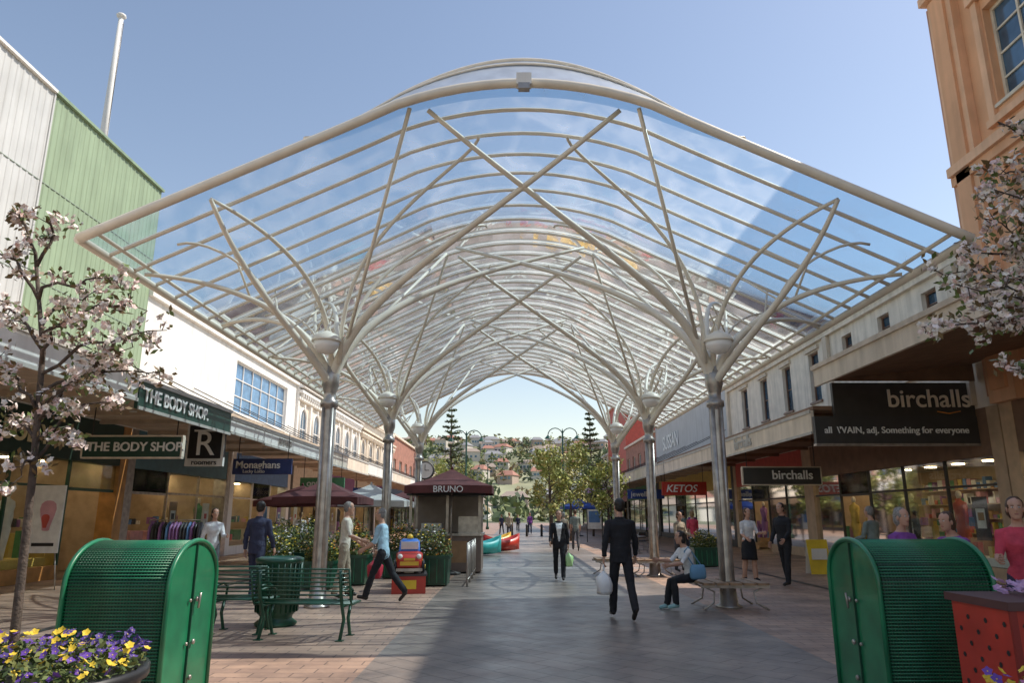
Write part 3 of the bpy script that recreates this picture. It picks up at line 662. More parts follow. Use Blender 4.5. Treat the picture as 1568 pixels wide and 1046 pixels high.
def planter(x,y,w,h,seed,flc,sh=.5,m=None,fs=.03):
    r=random.Random(seed); g=group('flower_planter',(x,y,0)); b=MB(); W=w/2; m=m or DGREEN
    b.rings([[(-W*.92,-W*.92,.03),(W*.92,-W*.92,.03),(W*.92,W*.92,.03),(-W*.92,W*.92,.03)],[(-W,-W,h),(W,-W,h),(W,W,h),(-W,W,h)]],m,True,True,False)
    for q in (( -W-.03,W+.03,-W-.03,-W+.03),(-W-.03,W+.03,W-.03,W+.03)): b.box(q[0],q[1],q[2],q[3],h-.05,h+.02,m)
    for q in (-W,W): b.box(q-.03,q+.03,-W+.031,W-.031,h-.05,h+.018,m)
    for k in range(5): t=-W*.8+k*W*.4; b.box(t-.01,t+.01,-W*.97-.02,-W*.93,.08,h-.06,MGREEN)
    b.build('planter_box',g); l=MB()
    for k in range(1500):
        a=r.uniform(0,6.28); rr_=W*math.sqrt(r.random())*1.08; z=h+r.random()**1.3*sh*(1-.5*(rr_/W)**2)
        leaf(l,V((rr_*math.cos(a),rr_*math.sin(a),z)),r.uniform(.02,.05),r.choice(LG[:3]),r)
    for k in range(170):
        a=r.uniform(0,6.28); rr_=W*math.sqrt(r.random())*1.05; z=h+.03+r.random()*sh*(1.02-.5*(rr_/W)**2)
        flower(l,V((rr_*math.cos(a),rr_*math.sin(a),z)),fs*r.uniform(.8,1.2),r.choice(flc),r,cen=PF[0])
    l.build('plants',g)
for i,(x,y,w_,h_,fc,s_) in enumerate([(-1.95,18.1,.9,.68,[PF[0],PF[2],PF[4]],.75),(-3.95,18.3,.95,.68,[PF[0],PF[4]],.9),(-5.2,19.0,.95,.7,[PF[0],PF[2]],.95),(-6.1,19.6,.95,.7,[PF[0],PF[2]],.9),(-4.4,17.2,.7,.6,[PF[0],PF[4]],.6),(-5.6,17.6,.8,.65,[PF[0],PF[2]],.75),(-3.0,20.2,.9,.68,[PF[0],PF[4]],.8),(6.3,24.5,.8,.6,[PF[0],PF[2]],.6)]):
    planter(x,y,w_,h_,i+1,fc,s_)
def tub(x,y,rad,h,seed,cols,n=260):
    r=random.Random(seed); g=group('pansy_tub',(x,y,0)); b=MB(); b.lathe((0,0,0),[(rad*.75,0),(rad*.8,.03),(rad*.97,h-.08),(rad*1.03,h-.06),(rad*1.03,h),(rad*.95,h),(rad*.9,h-.06),(0.01,h-.04)],BLACK,28,False); b.build('tub',g); l=MB()
    for k in range(int(7000*rad*rad)):
        a=r.uniform(0,6.28); q=rad*math.sqrt(r.random())*1.0; z=h-.03+r.random()*.17*(1-.4*(q/rad)**2); leaf(l,V((q*math.cos(a),q*math.sin(a),z)),r.uniform(.012,.03),r.choice(LG[:3]),r,1)
    for k in range(n):
        a=r.uniform(0,6.28); q=rad*math.sqrt(r.random())*1.05; z=h+.03+r.random()*.16*(1-.3*(q/rad)**2); ci=int((math.sin(a*2)+1)*1.2+r.random()*1.6)%len(cols)
        flower(l,V((q*math.cos(a),q*math.sin(a),z)),r.uniform(.019,.029),cols[ci],r,.8,PF[0])
    l.build('pansies',g)
tub(-2.72,4.35,.60,.77,3,[PF[1],PF[0],PF[3],PF[3]],330)
g=group('red_planter_bin',(3.32,4.9,0)); b=MB()
b.box(-.3,.3,-.3,.3,.05,1.06,RED); b.box(-.33,.33,-.33,.33,1.06,1.11,mat('bin_lid',(.10,.04,.04),.5)); b.box(-.25,.25,-.25,.25,0,.05,BLACK)
for i in range(6):
    for j in range(11):
        if (i+j)%2==0:
            x=-.225+i*.09; z=.15+j*.082
            c=[(x+.018*math.cos(t*math.pi/3),-.3025,z+.018*math.sin(t*math.pi/3)) for t in range(6)]; b.poly(c,BLACK)
            c=[(-.3025,x+.018*math.cos(t*math.pi/3),z+.018*math.sin(t*math.pi/3)) for t in range(6)]; b.poly(c,BLACK)
for x in (-.3,.3): b.box(x-.02,x+.02,-.325,-.305,.05,1.058,mat('dark_red_edge',(.25,.02,.015),.5))
b.build('bin_body',g); l=MB(); r=random.Random(4)
for k in range(90): flower(l,V((r.uniform(-.05,.30),r.uniform(-.25,.25),1.12+r.random()*.08)),.03,mat('petal_lilac',(.55,.35,.55),.6),r)
l.build('flowers',g)
tub(2.38,3.45,.26,.76,8,[PF[1],PF[0],mat('petal_pink',(.6,.2,.4),.6)],80)
def colbench(x,y):
    g=group('column_bench',(x,y,0)); b=MB()
    for k in range(5):
        t=-.56+k*.24
        if abs(t+.08)<.2: 
            b.box(t,t+.2,-.5,-.2,.42,.46,TIMBER); b.box(t,t+.2,.2,.5,.42,.46,TIMBER)
        else: b.box(t,t+.2,-.5,.5,.42,.46,TIMBER)
    for yy in (-.46,.42): b.box(-.6,.62,yy,yy+.04,.37,.418,STEEL)
    for sx in (-1,1):
        for sy in (-1,1): b.tube([(sx*.55,sy*.42,.4),(sx*.35,sy*.38,.3),(sx*.38,sy*.4,.12),(sx*.58,sy*.46,0)],.018,STEEL,6)
    b.build('seat_and_legs',g)
colbench(CX+3.75,13.8); colbench(CX+3.75,20.7)
colbench(2.9,21.0)
def umbrella(x,y,w,zt,m,txt=None,drop=.35):
    g=group('cafe_umbrella',(x,y,0)); b=MB(); b.tube([(0,0,0),(0,0,zt)],.03,STEEL,8); b.lathe((0,0,0),[(.3,0),(.3,.06),(.05,.12)],DKGREY,12); W=w/2; ze=zt-w*.22
    ap=V((0,0,zt)); c=[V((-W,-W,ze)),V((0,-W*1.0,ze+.03)),V((W,-W,ze)),V((W,0,ze+.03)),V((W,W,ze)),V((0,W,ze+.03)),V((-W,W,ze)),V((-W,0,ze+.03))]
    for i in range(8):
        p=c[i];q=c[(i+1)%8]; mid=(ap+p)*.5-V((0,0,.05)); md=(ap+q)*.5-V((0,0,.05)); b.poly([ap,mid,md],m); b.poly([mid,p,q,md],m)
        b.poly([p,q,q-V((0,0,drop*.6)),p-V((0,0,drop*.6))],m); b.tube([V((0,0,zt-.5)),(p+ap)*.5-V((0,0,.07))],.012,STEEL,4)
    b.lathe((0,0,zt-.02),[(.05,0),(.03,.08),(.01,.1)],m,8); b.build('canopy_and_pole',g)
    if txt: 
        o=text(txt,.24,(0,0,0),0,TEXTW,None,'CENTER'); o.parent=g; o.location=(0,-W-.02,ze-.17)
umbrella(-1.75,21.2,2.4,2.95,MAROON,'BRUNO'); umbrella(-5.75,22.6,2.5,2.70,MAROON)
umbrella(-5.4,28,3.0,2.80,CANVAS); umbrella(-3.9,31,2.8,2.9,MAROON); umbrella(-7.6,26.5,2.6,2.7,MAROON); umbrella(5.5,60,3,3,MC['blue_sign']); umbrella(-4,42,3,2.9,CANVAS)
g=group('coffee_kiosk',(-1.9,22.3,0)); b=MB()
b.box(-1.1,1.0,-.7,.9,.05,1.05,mat('kiosk_panel',(.22,.16,.13),.5)); b.box(-1.15,1.05,-.8,.95,1.05,1.12,STEEL)
for x in (-1.08,0,.95):
    for y in (-.65,.85): b.box(x-.04,x+.04,y-.04,y+.04,1.12,2.2,STEEL)
b.box(-1.2,1.1,-.8,1.0,2.2,2.32,BLACK); b.box(-1.06,.9,.8,.83,1.12,2.2,mat('kiosk_back',(.30,.25,.22),.6)); b.box(.3,.9,-.3,.3,1.12,1.6,STEEL); b.box(-.8,-.2,-.3,.2,1.12,1.4,ITEMC[8])
for k in range(6): b.lathe((-.9+k*.14,-.6,1.12),[(.03,0),(.04,.12)],ITEMC[8],8)
b.box(-.7,.6,-.715,-.702,.3,.9,ITEMC[9]); b.build('kiosk_body',g)
g=group('cafe_fence',(-1.05,20,0)); b=MB()
for k in range(5): y=-2.4+k*1.1; b.tube([(0,y,0),(0,y,1.0)],.025,STEEL,6)
for z in (.15,.98): b.tube([(0,-2.4,z),(0,2.0,z)],.018,STEEL,6)
for k in range(34): y=-2.35+k*.13; b.tube([(0,y,.15),(0,y,.98)],.008,STEEL,4)
b.build('rails',g)
def cafe_set(x,y,seed):
    g=group('cafe_table',(x,y,0)); b=MB(); b.lathe((0,0,0),[(.22,0),(.22,.02),(.03,.05),(.03,.7),(.35,.71),(.35,.74)],STEEL,14); b.build('table',g)
    for k in range(3):
        a=seed+k*2.1; c=group('cafe_chair',(x+.65*math.cos(a),y+.65*math.sin(a),0),a+math.pi/2); q=MB()
        q.box(-.2,.2,-.2,.2,.43,.46,BLACK)
        for sx in (-1,1):
            for sy in (-1,1): q.tube([(sx*.18,sy*.18,.43),(sx*.21,sy*.22,0)],.012,STEEL,5)
            q.tube([(sx*.18,-.18,.45),(sx*.18,-.26,.85)],.014,STEEL,5)
        q.box(-.18,.18,-.27,-.245,.6,.85,BLACK); q.build('chair',c)
for i,(x,y) in enumerate([(-6.2,21.5),(-5.5,25),(-4.2,27.5),(-5.8,29),(-3.6,33),(-7,25.5),(5.6,33),(6,36)]): cafe_set(x,y,i*.7)
g=group('coin_ride_car',(-2.28,16.6,0),math.radians(8)); b=MB()
b.box(-.36,.36,-.55,.55,0,.36,RED); b.box(-.39,.39,-.58,.58,.36,.40,mat('ride_edge',(.06,.05,.05),.5)); b.box(-.16,.16,-.565,-.552,.1,.28,PF[0])
yel=mat('ride_yellow',(.75,.46,.03),.4,coat=.4); blu=mat('ride_blue',(.05,.17,.55),.4,coat=.4)
def lf(secs,m):
    b.rings([[(-w_,y_,z0),(-w_,y_,z1-.05),(-w_*.7,y_,z1),(w_*.7,y_,z1),(w_,y_,z1-.05),(w_,y_,z0)] for (y_,w_,z0,z1) in secs],m,True,True,True)
lf([(-.52,.20,.55,.72),(-.42,.27,.5,.8),(-.1,.29,.5,.86),(.0,.29,.5,.86),(.45,.28,.5,.84),(.52,.22,.55,.78)],RED)
lf([(-.12,.24,.86,.88),(0,.22,.86,1.1),(.3,.22,.86,1.12),(.42,.24,.86,.88)],blu)
b.box(-.19,.19,-.13,-.10,.9,1.06,WHITE); b.box(-.2,.2,-.535,-.52,.58,.66,yel); b.box(-.28,.28,-.56,-.5,.46,.52,STEEL); b.box(-.12,.12,-.545,-.53,.68,.73,yel); b.box(-.295,.295,-.35,.4,.62,.68,yel)
for s in (-1,1):
    b.ell((s*.2,-.47,.76),(.055,.05,.055),WHITE,8,6)
    for y in (-.3,.3): 
        M=Matrix.Rotation(math.pi/2,4,'Y'); b.lathe((0,0,0),[(.04,-.05),(.13,-.04),(.13,.04),(.04,.05)],BLACK,14,True,Matrix.Translation((s*.29,y,.54))@M)
        b.lathe((0,0,0),[(.05,-.06),(.05,.06)],yel,10,True,Matrix.Translation((s*.29,y,.54))@M)
b.box(-.1,.1,-.2,.2,.4,.5,STEEL); b.lathe((0,.1,1.12),[(.08,0),(.06,.07),(.02,.1)],yel,10); b.build('ride',g)
for (x,y,m) in ((-1.3,31,mat('turquoise_paint',(.05,.45,.42),.4)),(-.5,34,RED),(-.9,37,yel)):
    g=group('play_boat',(x,y,0),.5); b=MB(); rg=[]
    for i in range(11):
        t=-1+i*.2; w_=.5*(1-abs(t)**2.2)+.03; z=.12+.3*t*t; rg.append([(t*.95,-w_,z+.42),(t*.95,-w_*.75,z+.05),(t*.95,0,z*.3),(t*.95,w_*.75,z+.05),(t*.95,w_,z+.42),(t*.95,w_*.85,z+.40),(t*.95,0,z+.28),(t*.95,-w_*.85,z+.40)])
    b.rings(rg,m); b.box(-.1,.1,-.35,.35,.42,.46,TIMBER); b.build('hull',g)
g=group('street_clock',(-4.3,36,0)); b=MB(); b.tube([(0,0,0),(0,0,3.4)],.06,DKGREY,8); b.lathe((0,0,0),[(.2,0),(.2,.1),(.08,.3)],DKGREY,10)
M=Matrix.Translation((0,0,3.8))@Matrix.Rotation(math.pi/2,4,'X'); b.lathe((0,0,0),[(.42,-.12),(.46,-.1),(.46,.1),(.42,.12)],DKGREY,24,True,M); b.lathe((0,0,0),[(.38,-.135),(.38,.135)],WHITE,24,True,M)
b.box(-.015,.015,-.15,-.14,3.8,4.08,BLACK); b.box(0,.2,-.155,-.145,3.79,3.82,BLACK); b.build('clock',g)
for (x,y) in ((1.2,60),(0,60),(2.4,60)):
    g=group('bollard',(x,y,0)); b=MB(); b.lathe((0,0,0),[(.1,0),(.09,.8),(.11,.82),(.08,.92),(.02,.95)],DKGREY,10); b.build('post',g)
def kioskbox(x,y):
    g=group('information_board',(x,y,0)); b=MB(); b.box(-.05,.0,-.05,.05,0,2.1,DKGREY); b.box(.9,.95,-.05,.05,0,2.1,DKGREY); b.box(0,.9,-.03,.03,.8,2.0,ITEMC[8]); b.box(.1,.8,-.04,-.032,1.2,1.9,ITEMC[1]); b.build('board',g)
kioskbox(4.8,47); kioskbox(-5.5,47)
g=group('clothes_rack',(-9.6,21.2,0)); b=MB(); r=random.Random(9)
for s in (-1,1): b.tube([(s*.8,-.25,0),(s*.8,0,.1),(s*.8,0,1.5)],.018,STEEL,6); b.tube([(s*.8,.25,0),(s*.8,0,.1)],.018,STEEL,6)
b.tube([(-.8,0,1.5),(.8,0,1.5)],.018,STEEL,6)
for k in range(15):
    x=-.72+k*.1; m=r.choice([BLACK,ITEMC[7],DKGREY,ITEMC[6],ITEMC[1]]); z=r.uniform(.5,.8)
    b.rings([[(x-.03,-.2,z),(x+.03,-.2,z),(x+.03,.2,z),(x-.03,.2,z)],[(x-.02,-.2,1.3),(x+.02,-.2,1.3),(x+.02,.2,1.3),(x-.02,.2,1.3)],[(x-.01,-.04,1.45),(x+.01,-.04,1.45),(x+.01,.04,1.45),(x-.01,.04,1.45)]],m)
b.build('rack',g)
g=group('poster_stand',(-10.6,16.8,0)); b=MB(); b.box(-.35,.35,-.02,.02,.8,2.3,ITEMC[8]); 
rg=[( .02+.16*math.cos(t)*(1+.3*math.sin(3*t)),-.026,1.62+.42*math.sin(t)*(1+.2*math.cos(2*t))) for t in [2*math.pi*k/20 for k in range(20)]]; b.poly(rg,ITEMC[5]); b.poly([(p[0]*.5-.02,-.031,(p[2]-1.62)*.45+1.5) for p in rg],ITEMC[0]); b.box(-.25,.25,-.027,-.022,.95,1.02,BLACK)
for s in (-1,1): b.tube([(s*.3,0,.8),(s*.35,.1,0)],.015,STEEL,5)
b.build('poster',g)
g=group('sandwich_board',(8.8,21.5,0)); b=MB(); b.poly([(-.3,-.2,0),(.3,-.2,0),(.3,-.02,.95),(-.3,-.02,.95)],PF[0]); b.box(-.22,.22,-.16,-.15,.4,.7,WHITE); b.poly([(-.3,.2,0),(.3,.2,0),(.3,.02,.95),(-.3,.02,.95)],WHITE); b.build('board',g)
# ---------------------------------------------------------------- blossom trees
BL=[mat('blossom_pink',(.85,.73,.69),.6,0,.05),mat('blossom_white',(.88,.83,.77),.6,0,.04),mat('blossom_rose',(.74,.53,.50),.6,0,.08)]
BRL=[mat('young_leaf_bronze',(.16,.11,.045),.5),mat('young_leaf_green',(.13,.18,.045),.5)]
CEN=mat('blossom_centre',(.45,.3,.12),.6)
def blossom(name,x,y,trunk,branches,seed,per=.042):
    r=random.Random(seed); g=group(name,(x,y,0)); b=MB(); l=MB(); o=V((x,y,0))
    tp=[V(p)-o for p in trunk]; b.tube(tp,[.034-.022*i/(len(tp)-1) for i in range(len(tp))],BARK,8)
    def cluster(p):
        n=r.randint(6,12)
        for k in range(n):
            d=V((r.gauss(0,1),r.gauss(0,1),r.gauss(0,1))).normalized()*r.uniform(.02,.06); flower(l,p+d,r.uniform(.018,.027),r.choice(BL[:2]+BL[:2]+BL),r,0,CEN)
        for k in range(r.randint(4,9)):
            d=V((r.gauss(0,1),r.gauss(0,1),r.gauss(0,1))).normalized()*r.uniform(.04,.09); leaf(l,p+d,r.uniform(.016,.036),r.choice(BRL),r)
    for (t,e) in branches:
        k=t*(len(tp)-1); i=min(int(k),len(tp)-2); st=tp[i].lerp(tp[i+1],k-i); e=V(e)-o
        n=7; pts=[]
        for q in range(n+1):
            u=q/n; p=st.lerp(e,u)+V((r.gauss(0,.02),r.gauss(0,.03),r.gauss(0,.02)))*(1 if 0<q else 0)+V((0,0,.10*math.sin(u*math.pi))); pts.append(p)
        b.tube(pts,[.014-.011*q/n for q in range(n+1)],BARK,5); L=(e-st).length
        u=.25
        while u<1.02:
            q=min(u,1)*n; i=min(int(q),n-1); p=pts[i].lerp(pts[i+1],q-i); side=V((r.gauss(0,1),r.gauss(0,1),r.gauss(0,1))).normalized()*r.uniform(0,.14)
            b.tube([p,p+side],[.004,.002],BARK,4); cluster(p+side); u+=per/L*r.uniform(.6,1.8)
    b.build('trunk_and_branches',g); l.build('blossom',g)
YB=4.7
blossom('blossom_tree',-3.02,YB,[(-3.02,YB,0),(-3.06,YB,1.0),(-3.10,YB,1.9),(-3.16,YB,2.7),(-3.30,YB,3.3)],
 [(1,(-3.12,YB-.1,3.62)),(1,(-3.55,YB,3.75)),(.9,(-2.75,YB+.1,3.2)),(.8,(-2.55,YB,3.0)),(.7,(-2.3,YB-.1,2.80)),(.66,(-2.42,YB+.15,2.55)),(.6,(-2.75,YB-.2,2.45)),(.62,(-3.6,YB,2.6)),(.75,(-3.75,YB+.1,3.1)),(.9,(-3.65,YB-.1,3.4)),(.52,(-2.8,YB,2.1)),(.5,(-3.1,YB-.15,1.85)),(.72,(-2.8,YB-.3,2.85)),(.55,(-3.5,YB+.2,2.2)),(.82,(-3.0,YB+.25,3.15)),(.6,(-2.6,YB+.1,2.75)),(.56,(-2.6,YB,2.35))],3,.040)
YB=4.4
blossom('blossom_tree',4.1,YB,[(4.1,YB,0),(4.08,YB,1.2),(4.0,YB,2.2),(3.95,YB,3.2),(3.9,YB,4.0)],
 [(.6,(2.62,YB,2.80)),(.62,(2.8,YB-.1,3.02)),(.65,(2.9,YB+.1,3.2)),(.8,(3.1,YB,3.75)),(.95,(3.35,YB,4.2)),(.56,(3.12,YB+.1,2.52)),(.6,(3.0,YB-.15,2.80)),(.75,(3.2,YB-.1,3.35)),(.7,(3.05,YB+.15,3.1)),(.88,(3.25,YB+.1,3.9)),(.72,(3.1,YB,3.5)),(.62,(2.95,YB-.1,2.95)),(.68,(3.0,YB,3.3))],5,.036)
# ---------------------------------------------------------------- people
SK=[mat('skin_fair',(.52,.29,.20),.5,0,.06),mat('skin_tan',(.38,.21,.13),.5,0,.06)]
HAIR={'grey':mat('hair_grey',(.27,.25,.23),.7,0,.35,60),'dark':mat('hair_dark',(.02,.015,.012),.5,0,.25,60),'brown':mat('hair_brown',(.08,.04,.02),.55,0,.25,60),'blond':mat('hair_blond',(.26,.16,.07),.6,0,.25,60)}
CL={}
def cloth(n,c): 
    if n not in CL: CL[n]=mat('cloth_'+n,c,.85,0,.12,12,.5,28)
    return CL[n]
BK=cloth('black',(.016,.016,.02)); NV=cloth('navy',(.035,.04,.08)); WH=cloth('white',(.74,.74,.74)); LB=cloth('light_blue',(.40,.60,.72)); YW=cloth('pale_shirt',(.68,.64,.54)); GR=cloth('charcoal',(.07,.07,.078)); PU=cloth('purple',(.24,.07,.32)); RD=cloth('crimson',(.58,.06,.10)); TN=cloth('tan',(.36,.30,.22)); TL=cloth('grey_green',(.2,.24,.22))
SHOE=mat('shoe_leather',(.025,.02,.018),.4); EYE=mat('eye_white',(.7,.7,.68),.3); IRIS=mat('eye_dark',(.03,.02,.02),.3); LIP=mat('lips',(.36,.13,.11),.5)
def person(name,x,y,head=0,H=1.75,legs=((18,8),(-18,22)),arms=((-15,8,15),(18,8,20)),lean=2,top=BK,bot=BK,sleeve=None,slv=1.0,shirt=None,hair='dark',long=False,female=False,skirt=None,skin=0,turn=0,look=0,z=0,coat=0,shoes=None,bag=None):
    k=H/1.75; rad=math.radians; skm=SK[skin]; g=group(name,(x,y,z),rad(head)); segs=[]; sleeve=sleeve or top; shoes=shoes or SHOE
    wf=.88 if female else 1
    hips=[V((s*.088,0,.90)) for s in (1,-1)]; J=[]
    for i,s in enumerate((1,-1)):
        a,kb=legs[i]; a=rad(a); kb=rad(kb); kn=hips[i]+V((s*.012,-math.sin(a)*.43,-math.cos(a)*.43)); an=kn+V((0,-math.sin(a-kb)*.42,-math.cos(a-kb)*.42)); J.append((hips[i],kn,an,a-kb))
    def toe(j):
        an,sa=j[2],j[3]; pitch=0 if sa>-.12 else min(.9,-sa*1.1)
        if sa>.22: pitch=-.25
        return an+V((0,-.17*math.cos(pitch),-.055-.17*math.sin(pitch))),an+V((0,.05*math.cos(pitch),-.045+.05*math.sin(pitch)))
    low=min(min(toe(j)[0].z-.028,toe(j)[1].z-.035) for j in J); dz=-low; sh=V((0,0,dz))
    b=MB(); D=BK
    lw=.012
    for i,j in enumerate(J):
        h,kn,an,sa=[q if isinstance(q,float) else q+sh for q in j]; t,hl=toe(J[i]); t=t+sh; hl=hl+sh
        b.tube([h+V((0,0,.05)),h.lerp(kn,.15),h.lerp(kn,.55),kn,kn.lerp(an,.3),kn.lerp(an,.8),an+ (an-kn).normalized()*.01],[.085,.092,.074+lw*.5,.055+lw,.056+lw,.044+lw*1.6,.046+lw],D,10); segs.append((h,kn,bot)); segs.append((kn,an-(an-kn)*.04,bot if not skirt else skm))
        b.tube([hl,an*.5+hl*.5,an.lerp(t,.55)+V((0,0,-.005)),t.lerp(an,.2),t],[.033,.042,.038,.038,.026],D,8); segs.append((hl,t,shoes)); segs.append((an+V((0,0,-.035)),t,shoes))
    pv=V((0,0,.93))+sh; ln=rad(lean); Mx=Matrix.Translation(pv)@Matrix.Rotation(ln,4,'X')@Matrix.Rotation(rad(turn),4,'Z')@Matrix.Translation(-pv)
    tor=[(.84,.10,.085,0),(.89,.150/wf**.5,.108,0),(.97,.160/wf**.6,.112,0),(1.08,.145*wf,.10,0),(1.18,.155*wf,.108,-.005),(1.30,.178*wf,.120+(.02 if female else 0),-.012),(1.39,.186*wf,.108,0),(1.445,.15*wf,.082,.008),(1.475,.085,.065,.01),(1.50,.055,.056,.005),(1.58,.052,.055,-.008)]
    if coat: tor=[(q[0],q[1]+.018*(q[0]<1.44),q[2]+.02*(q[0]<1.44),q[3]) for q in tor]; tor=[(.80,.165,.125,.005)]+tor[1:]
    rg=[]
    for (zz,rx,ry,yo) in tor: rg.append([Mx@(V((rx*math.cos(t),ry*math.sin(t)+yo,zz))+sh) for t in [2*math.pi*q/18 for q in range(18)]])
    b.rings(rg,D); segs.append((pv+V((0,0,-.02 if not coat else -.12)),Mx@(V((0,0,1.40))+sh),top)); segs.append((Mx@(V((.13,0,1.40))+sh),Mx@(V((-.13,0,1.40))+sh),top))
    segs.append((Mx@(V((0,-.005,1.53))+sh),Mx@(V((0,-.01,1.62))+sh),skm))
    hands=[]
    for i,s in enumerate((1,-1)):
        a,ab,e=[rad(q) for q in arms[i]]; S=Mx@(V((s*.185*wf,0,1.41))+sh)
        def dr(a,ab): return V((s*math.sin(ab),-math.sin(a)*math.cos(ab),-math.cos(a)*math.cos(ab)))
        E=S+dr(a,ab)*.285; d2=dr(a+e,ab*.35); Wp=E+d2*.25; tw=.010 if slv>.5 else 0
        b.tube([S+V((-s*.05,0,.0)),S,S.lerp(E,.5),E,E.lerp(Wp,.4),Wp],[.06,.062,.050+tw*.5,.041+tw,.040+tw,.028+tw*(slv>.9)],D,10)
        if slv<=.55: cut=S.lerp(E,slv*1.6); segs+= [(S,cut,sleeve),(cut+(E-S)*.12,E,skm),(E,Wp,skm)]
        else: segs+= [(S,E,sleeve),(E,Wp,sleeve)]
        hands.append((Wp,d2,s))
    Hc=Mx@(V((0,-.018,1.665))+sh); Rh=Matrix.Rotation(ln*.3,4,'X')@Matrix.Rotation(rad(look),4,'Z')
    def hp(p): return Hc+(Rh@V(p))
    hr=[]
    for (zz,rx,ry,yo) in [(-.118,.022,.026,-.05),(-.105,.042,.048,-.035),(-.07,.058,.072,-.012),(-.03,.066,.086,-.002),(.01,.072,.094,.004),(.05,.074,.096,.006),(.085,.062,.082,.008),(.108,.036,.05,.01),(.115,.012,.02,.01)]:
        hr.append([hp((rx*math.cos(t),ry*math.sin(t)+yo,zz)) for t in [2*math.pi*q/16 for q in range(16)]])
    b.rings(hr,D); b.tube([hp((0,-.088,.02)),hp((0,-.104,-.018)),hp((0,-.098,-.03))],[.008,.013,.010],D,6)
    segs.append((hp((0,0,-.08)),hp((0,0,.06)),skm))
    ob=b.build('body',None)
    md=ob.modifiers.new('r','REMESH'); md.mode='VOXEL'; md.voxel_size=.0125 if y<25 else .02; md.use_smooth_shade=True
    ms=ob.modifiers.new('s','SMOOTH'); ms.iterations=4; ms.factor=.5
    dg=bpy.context.evaluated_depsgraph_get(); me=bpy.data.meshes.new_from_object(ob.evaluated_get(dg)); me.name='body'
    old=ob.data; bpy.data.objects.remove(ob); bpy.data.meshes.remove(old)
    me.materials.clear(); mats=[]
    for sgm in segs:
        if sgm[2] not in mats: mats.append(sgm[2])
    if shirt and shirt not in mats: mats.append(shirt)
    for m in mats: me.materials.append(m)
    n=len(me.polygons); C=np.zeros(n*3); me.polygons.foreach_get('center',C); C=C.reshape(n,3); best=np.full(n,1e9); mi=np.zeros(n,int)
    for (p,q,m) in segs:
        p=np.array(p);q=np.array(q);d=q-p; L=max(1e-9,d@d); t=np.clip(((C-p)@d)/L,0,1); dd=np.linalg.norm(C-(p+t[:,None]*d),axis=1)
        if m is top: dd=dd-.035
        mask=dd<best; best[mask]=dd[mask]; mi[mask]=mats.index(m)
    Mi=np.array(Mx.inverted()); Lc=(np.c_[C,np.ones(n)]@Mi.T)[:,:3]-np.array(sh)
    neck=(Lc[:,2]>1.475)&(abs(Lc[:,0])<.12)&(Lc[:,2]<1.62); mi[neck]=mats.index(skm)
    if shirt:
        q=(Lc[:,2]<1.49)&(Lc[:,2]>.98)&(Lc[:,1]<-.03)&(abs(Lc[:,0])<.02+.075*(Lc[:,2]-.98)/.5); mi[q]=mats.index(shirt)
    if shirt or coat:
        q=(Lc[:,2]>1.468)&(Lc[:,2]<1.50)&(abs(Lc[:,0])<.1); mi[q]=mats.index(shirt or top)
    me.polygons.foreach_set('material_index',mi.astype(np.int32)); me.polygons.foreach_set('use_smooth',[True]*n)
    nv=len(me.vertices); co_=np.zeros(nv*3); me.vertices.foreach_get('co',co_); co_=co_.reshape(nv,3); zt=sh.z+1.47
    for i in range(nv):
        p=co_[i]
        if p[2]<zt and p[2]>.1:
            f=noise.noise(V((p[0]*9+x,p[1]*9+y,p[2]*15)))*.010; dxy=p[:2]; L=max(1e-5,(dxy@dxy)**.5); co_[i,0]+=f*p[0]/L; co_[i,1]+=f*p[1]/L
    me.vertices.foreach_set('co',(co_*k).ravel()); me.update()
    bo=bpy.data.objects.new('body',me); COL.objects.link(bo); bo.parent=g
    f=MB(); hm=HAIR[hair]
    f.ell(hp((0,.024,.030)),(.083,.094,.100),hm,16,12,Rh,.12)
    f.ell(hp((0,.040,-.015)),(.078,.070,.075),hm,14,10,Rh,.12)
    if female or long:
        f.ell(hp((0,.045,-.03)),(.086,.070,.11 if not long else .15),hm,14,10,Rh,.12)
    for s in (-1,1):
        f.ell(hp((s*.074,.000,-.012)),(.012,.02,.032),skm,8,6,Rh); f.ell(hp((s*.030,-.082,.012)),(.014,.009,.008),EYE,8,6,Rh); f.ell(hp((s*.030,-.089,.012)),(.006,.004,.006),IRIS,6,4,Rh); f.ell(hp((s*.030,-.086,.031)),(.017,.006,.004),hm,6,4,Rh)
    f.ell(hp((0,-.082,-.058)),(.022,.009,.007),LIP,8,6,Rh)
    for (Wp,d,s) in hands:
        nrm=V((-s,0,0)); nrm=(nrm-d*nrm.dot(d)).normalized(); sd=d.cross(nrm).normalized()
        if sd.y>0: sd=-sd
        def q(l,w_,h_): return Wp+d*l+sd*w_+nrm*h_
        rg=[]
        for l,w_,t_ in ((-.02,.026,.024),(.02,.030,.017),(.055,.041,.015),(.09,.041,.013),(.1,.036,.010)):
            rg.append([q(l,w_*math.cos(t),t_*math.sin(t)) for t in [2*math.pi*m/10 for m in range(10)]])
        f.rings(rg,skm)
        for m,(w_,L) in enumerate(((.031,.07),(.011,.08),(-.010,.074),(-.030,.058))):
            f.tube([q(.085,w_,0),q(.085+L*.45,w_*1.1,.008),q(.085+L*.8,w_*1.1,.026),q(.085+L*.92,w_*1.05,.044)],[.0095,.009,.008,.006],skm,7)
        f.tube([q(.02,.028,.004),q(.05,.052,.012),q(.085,.058,.024)],[.012,.0105,.008],skm,7)
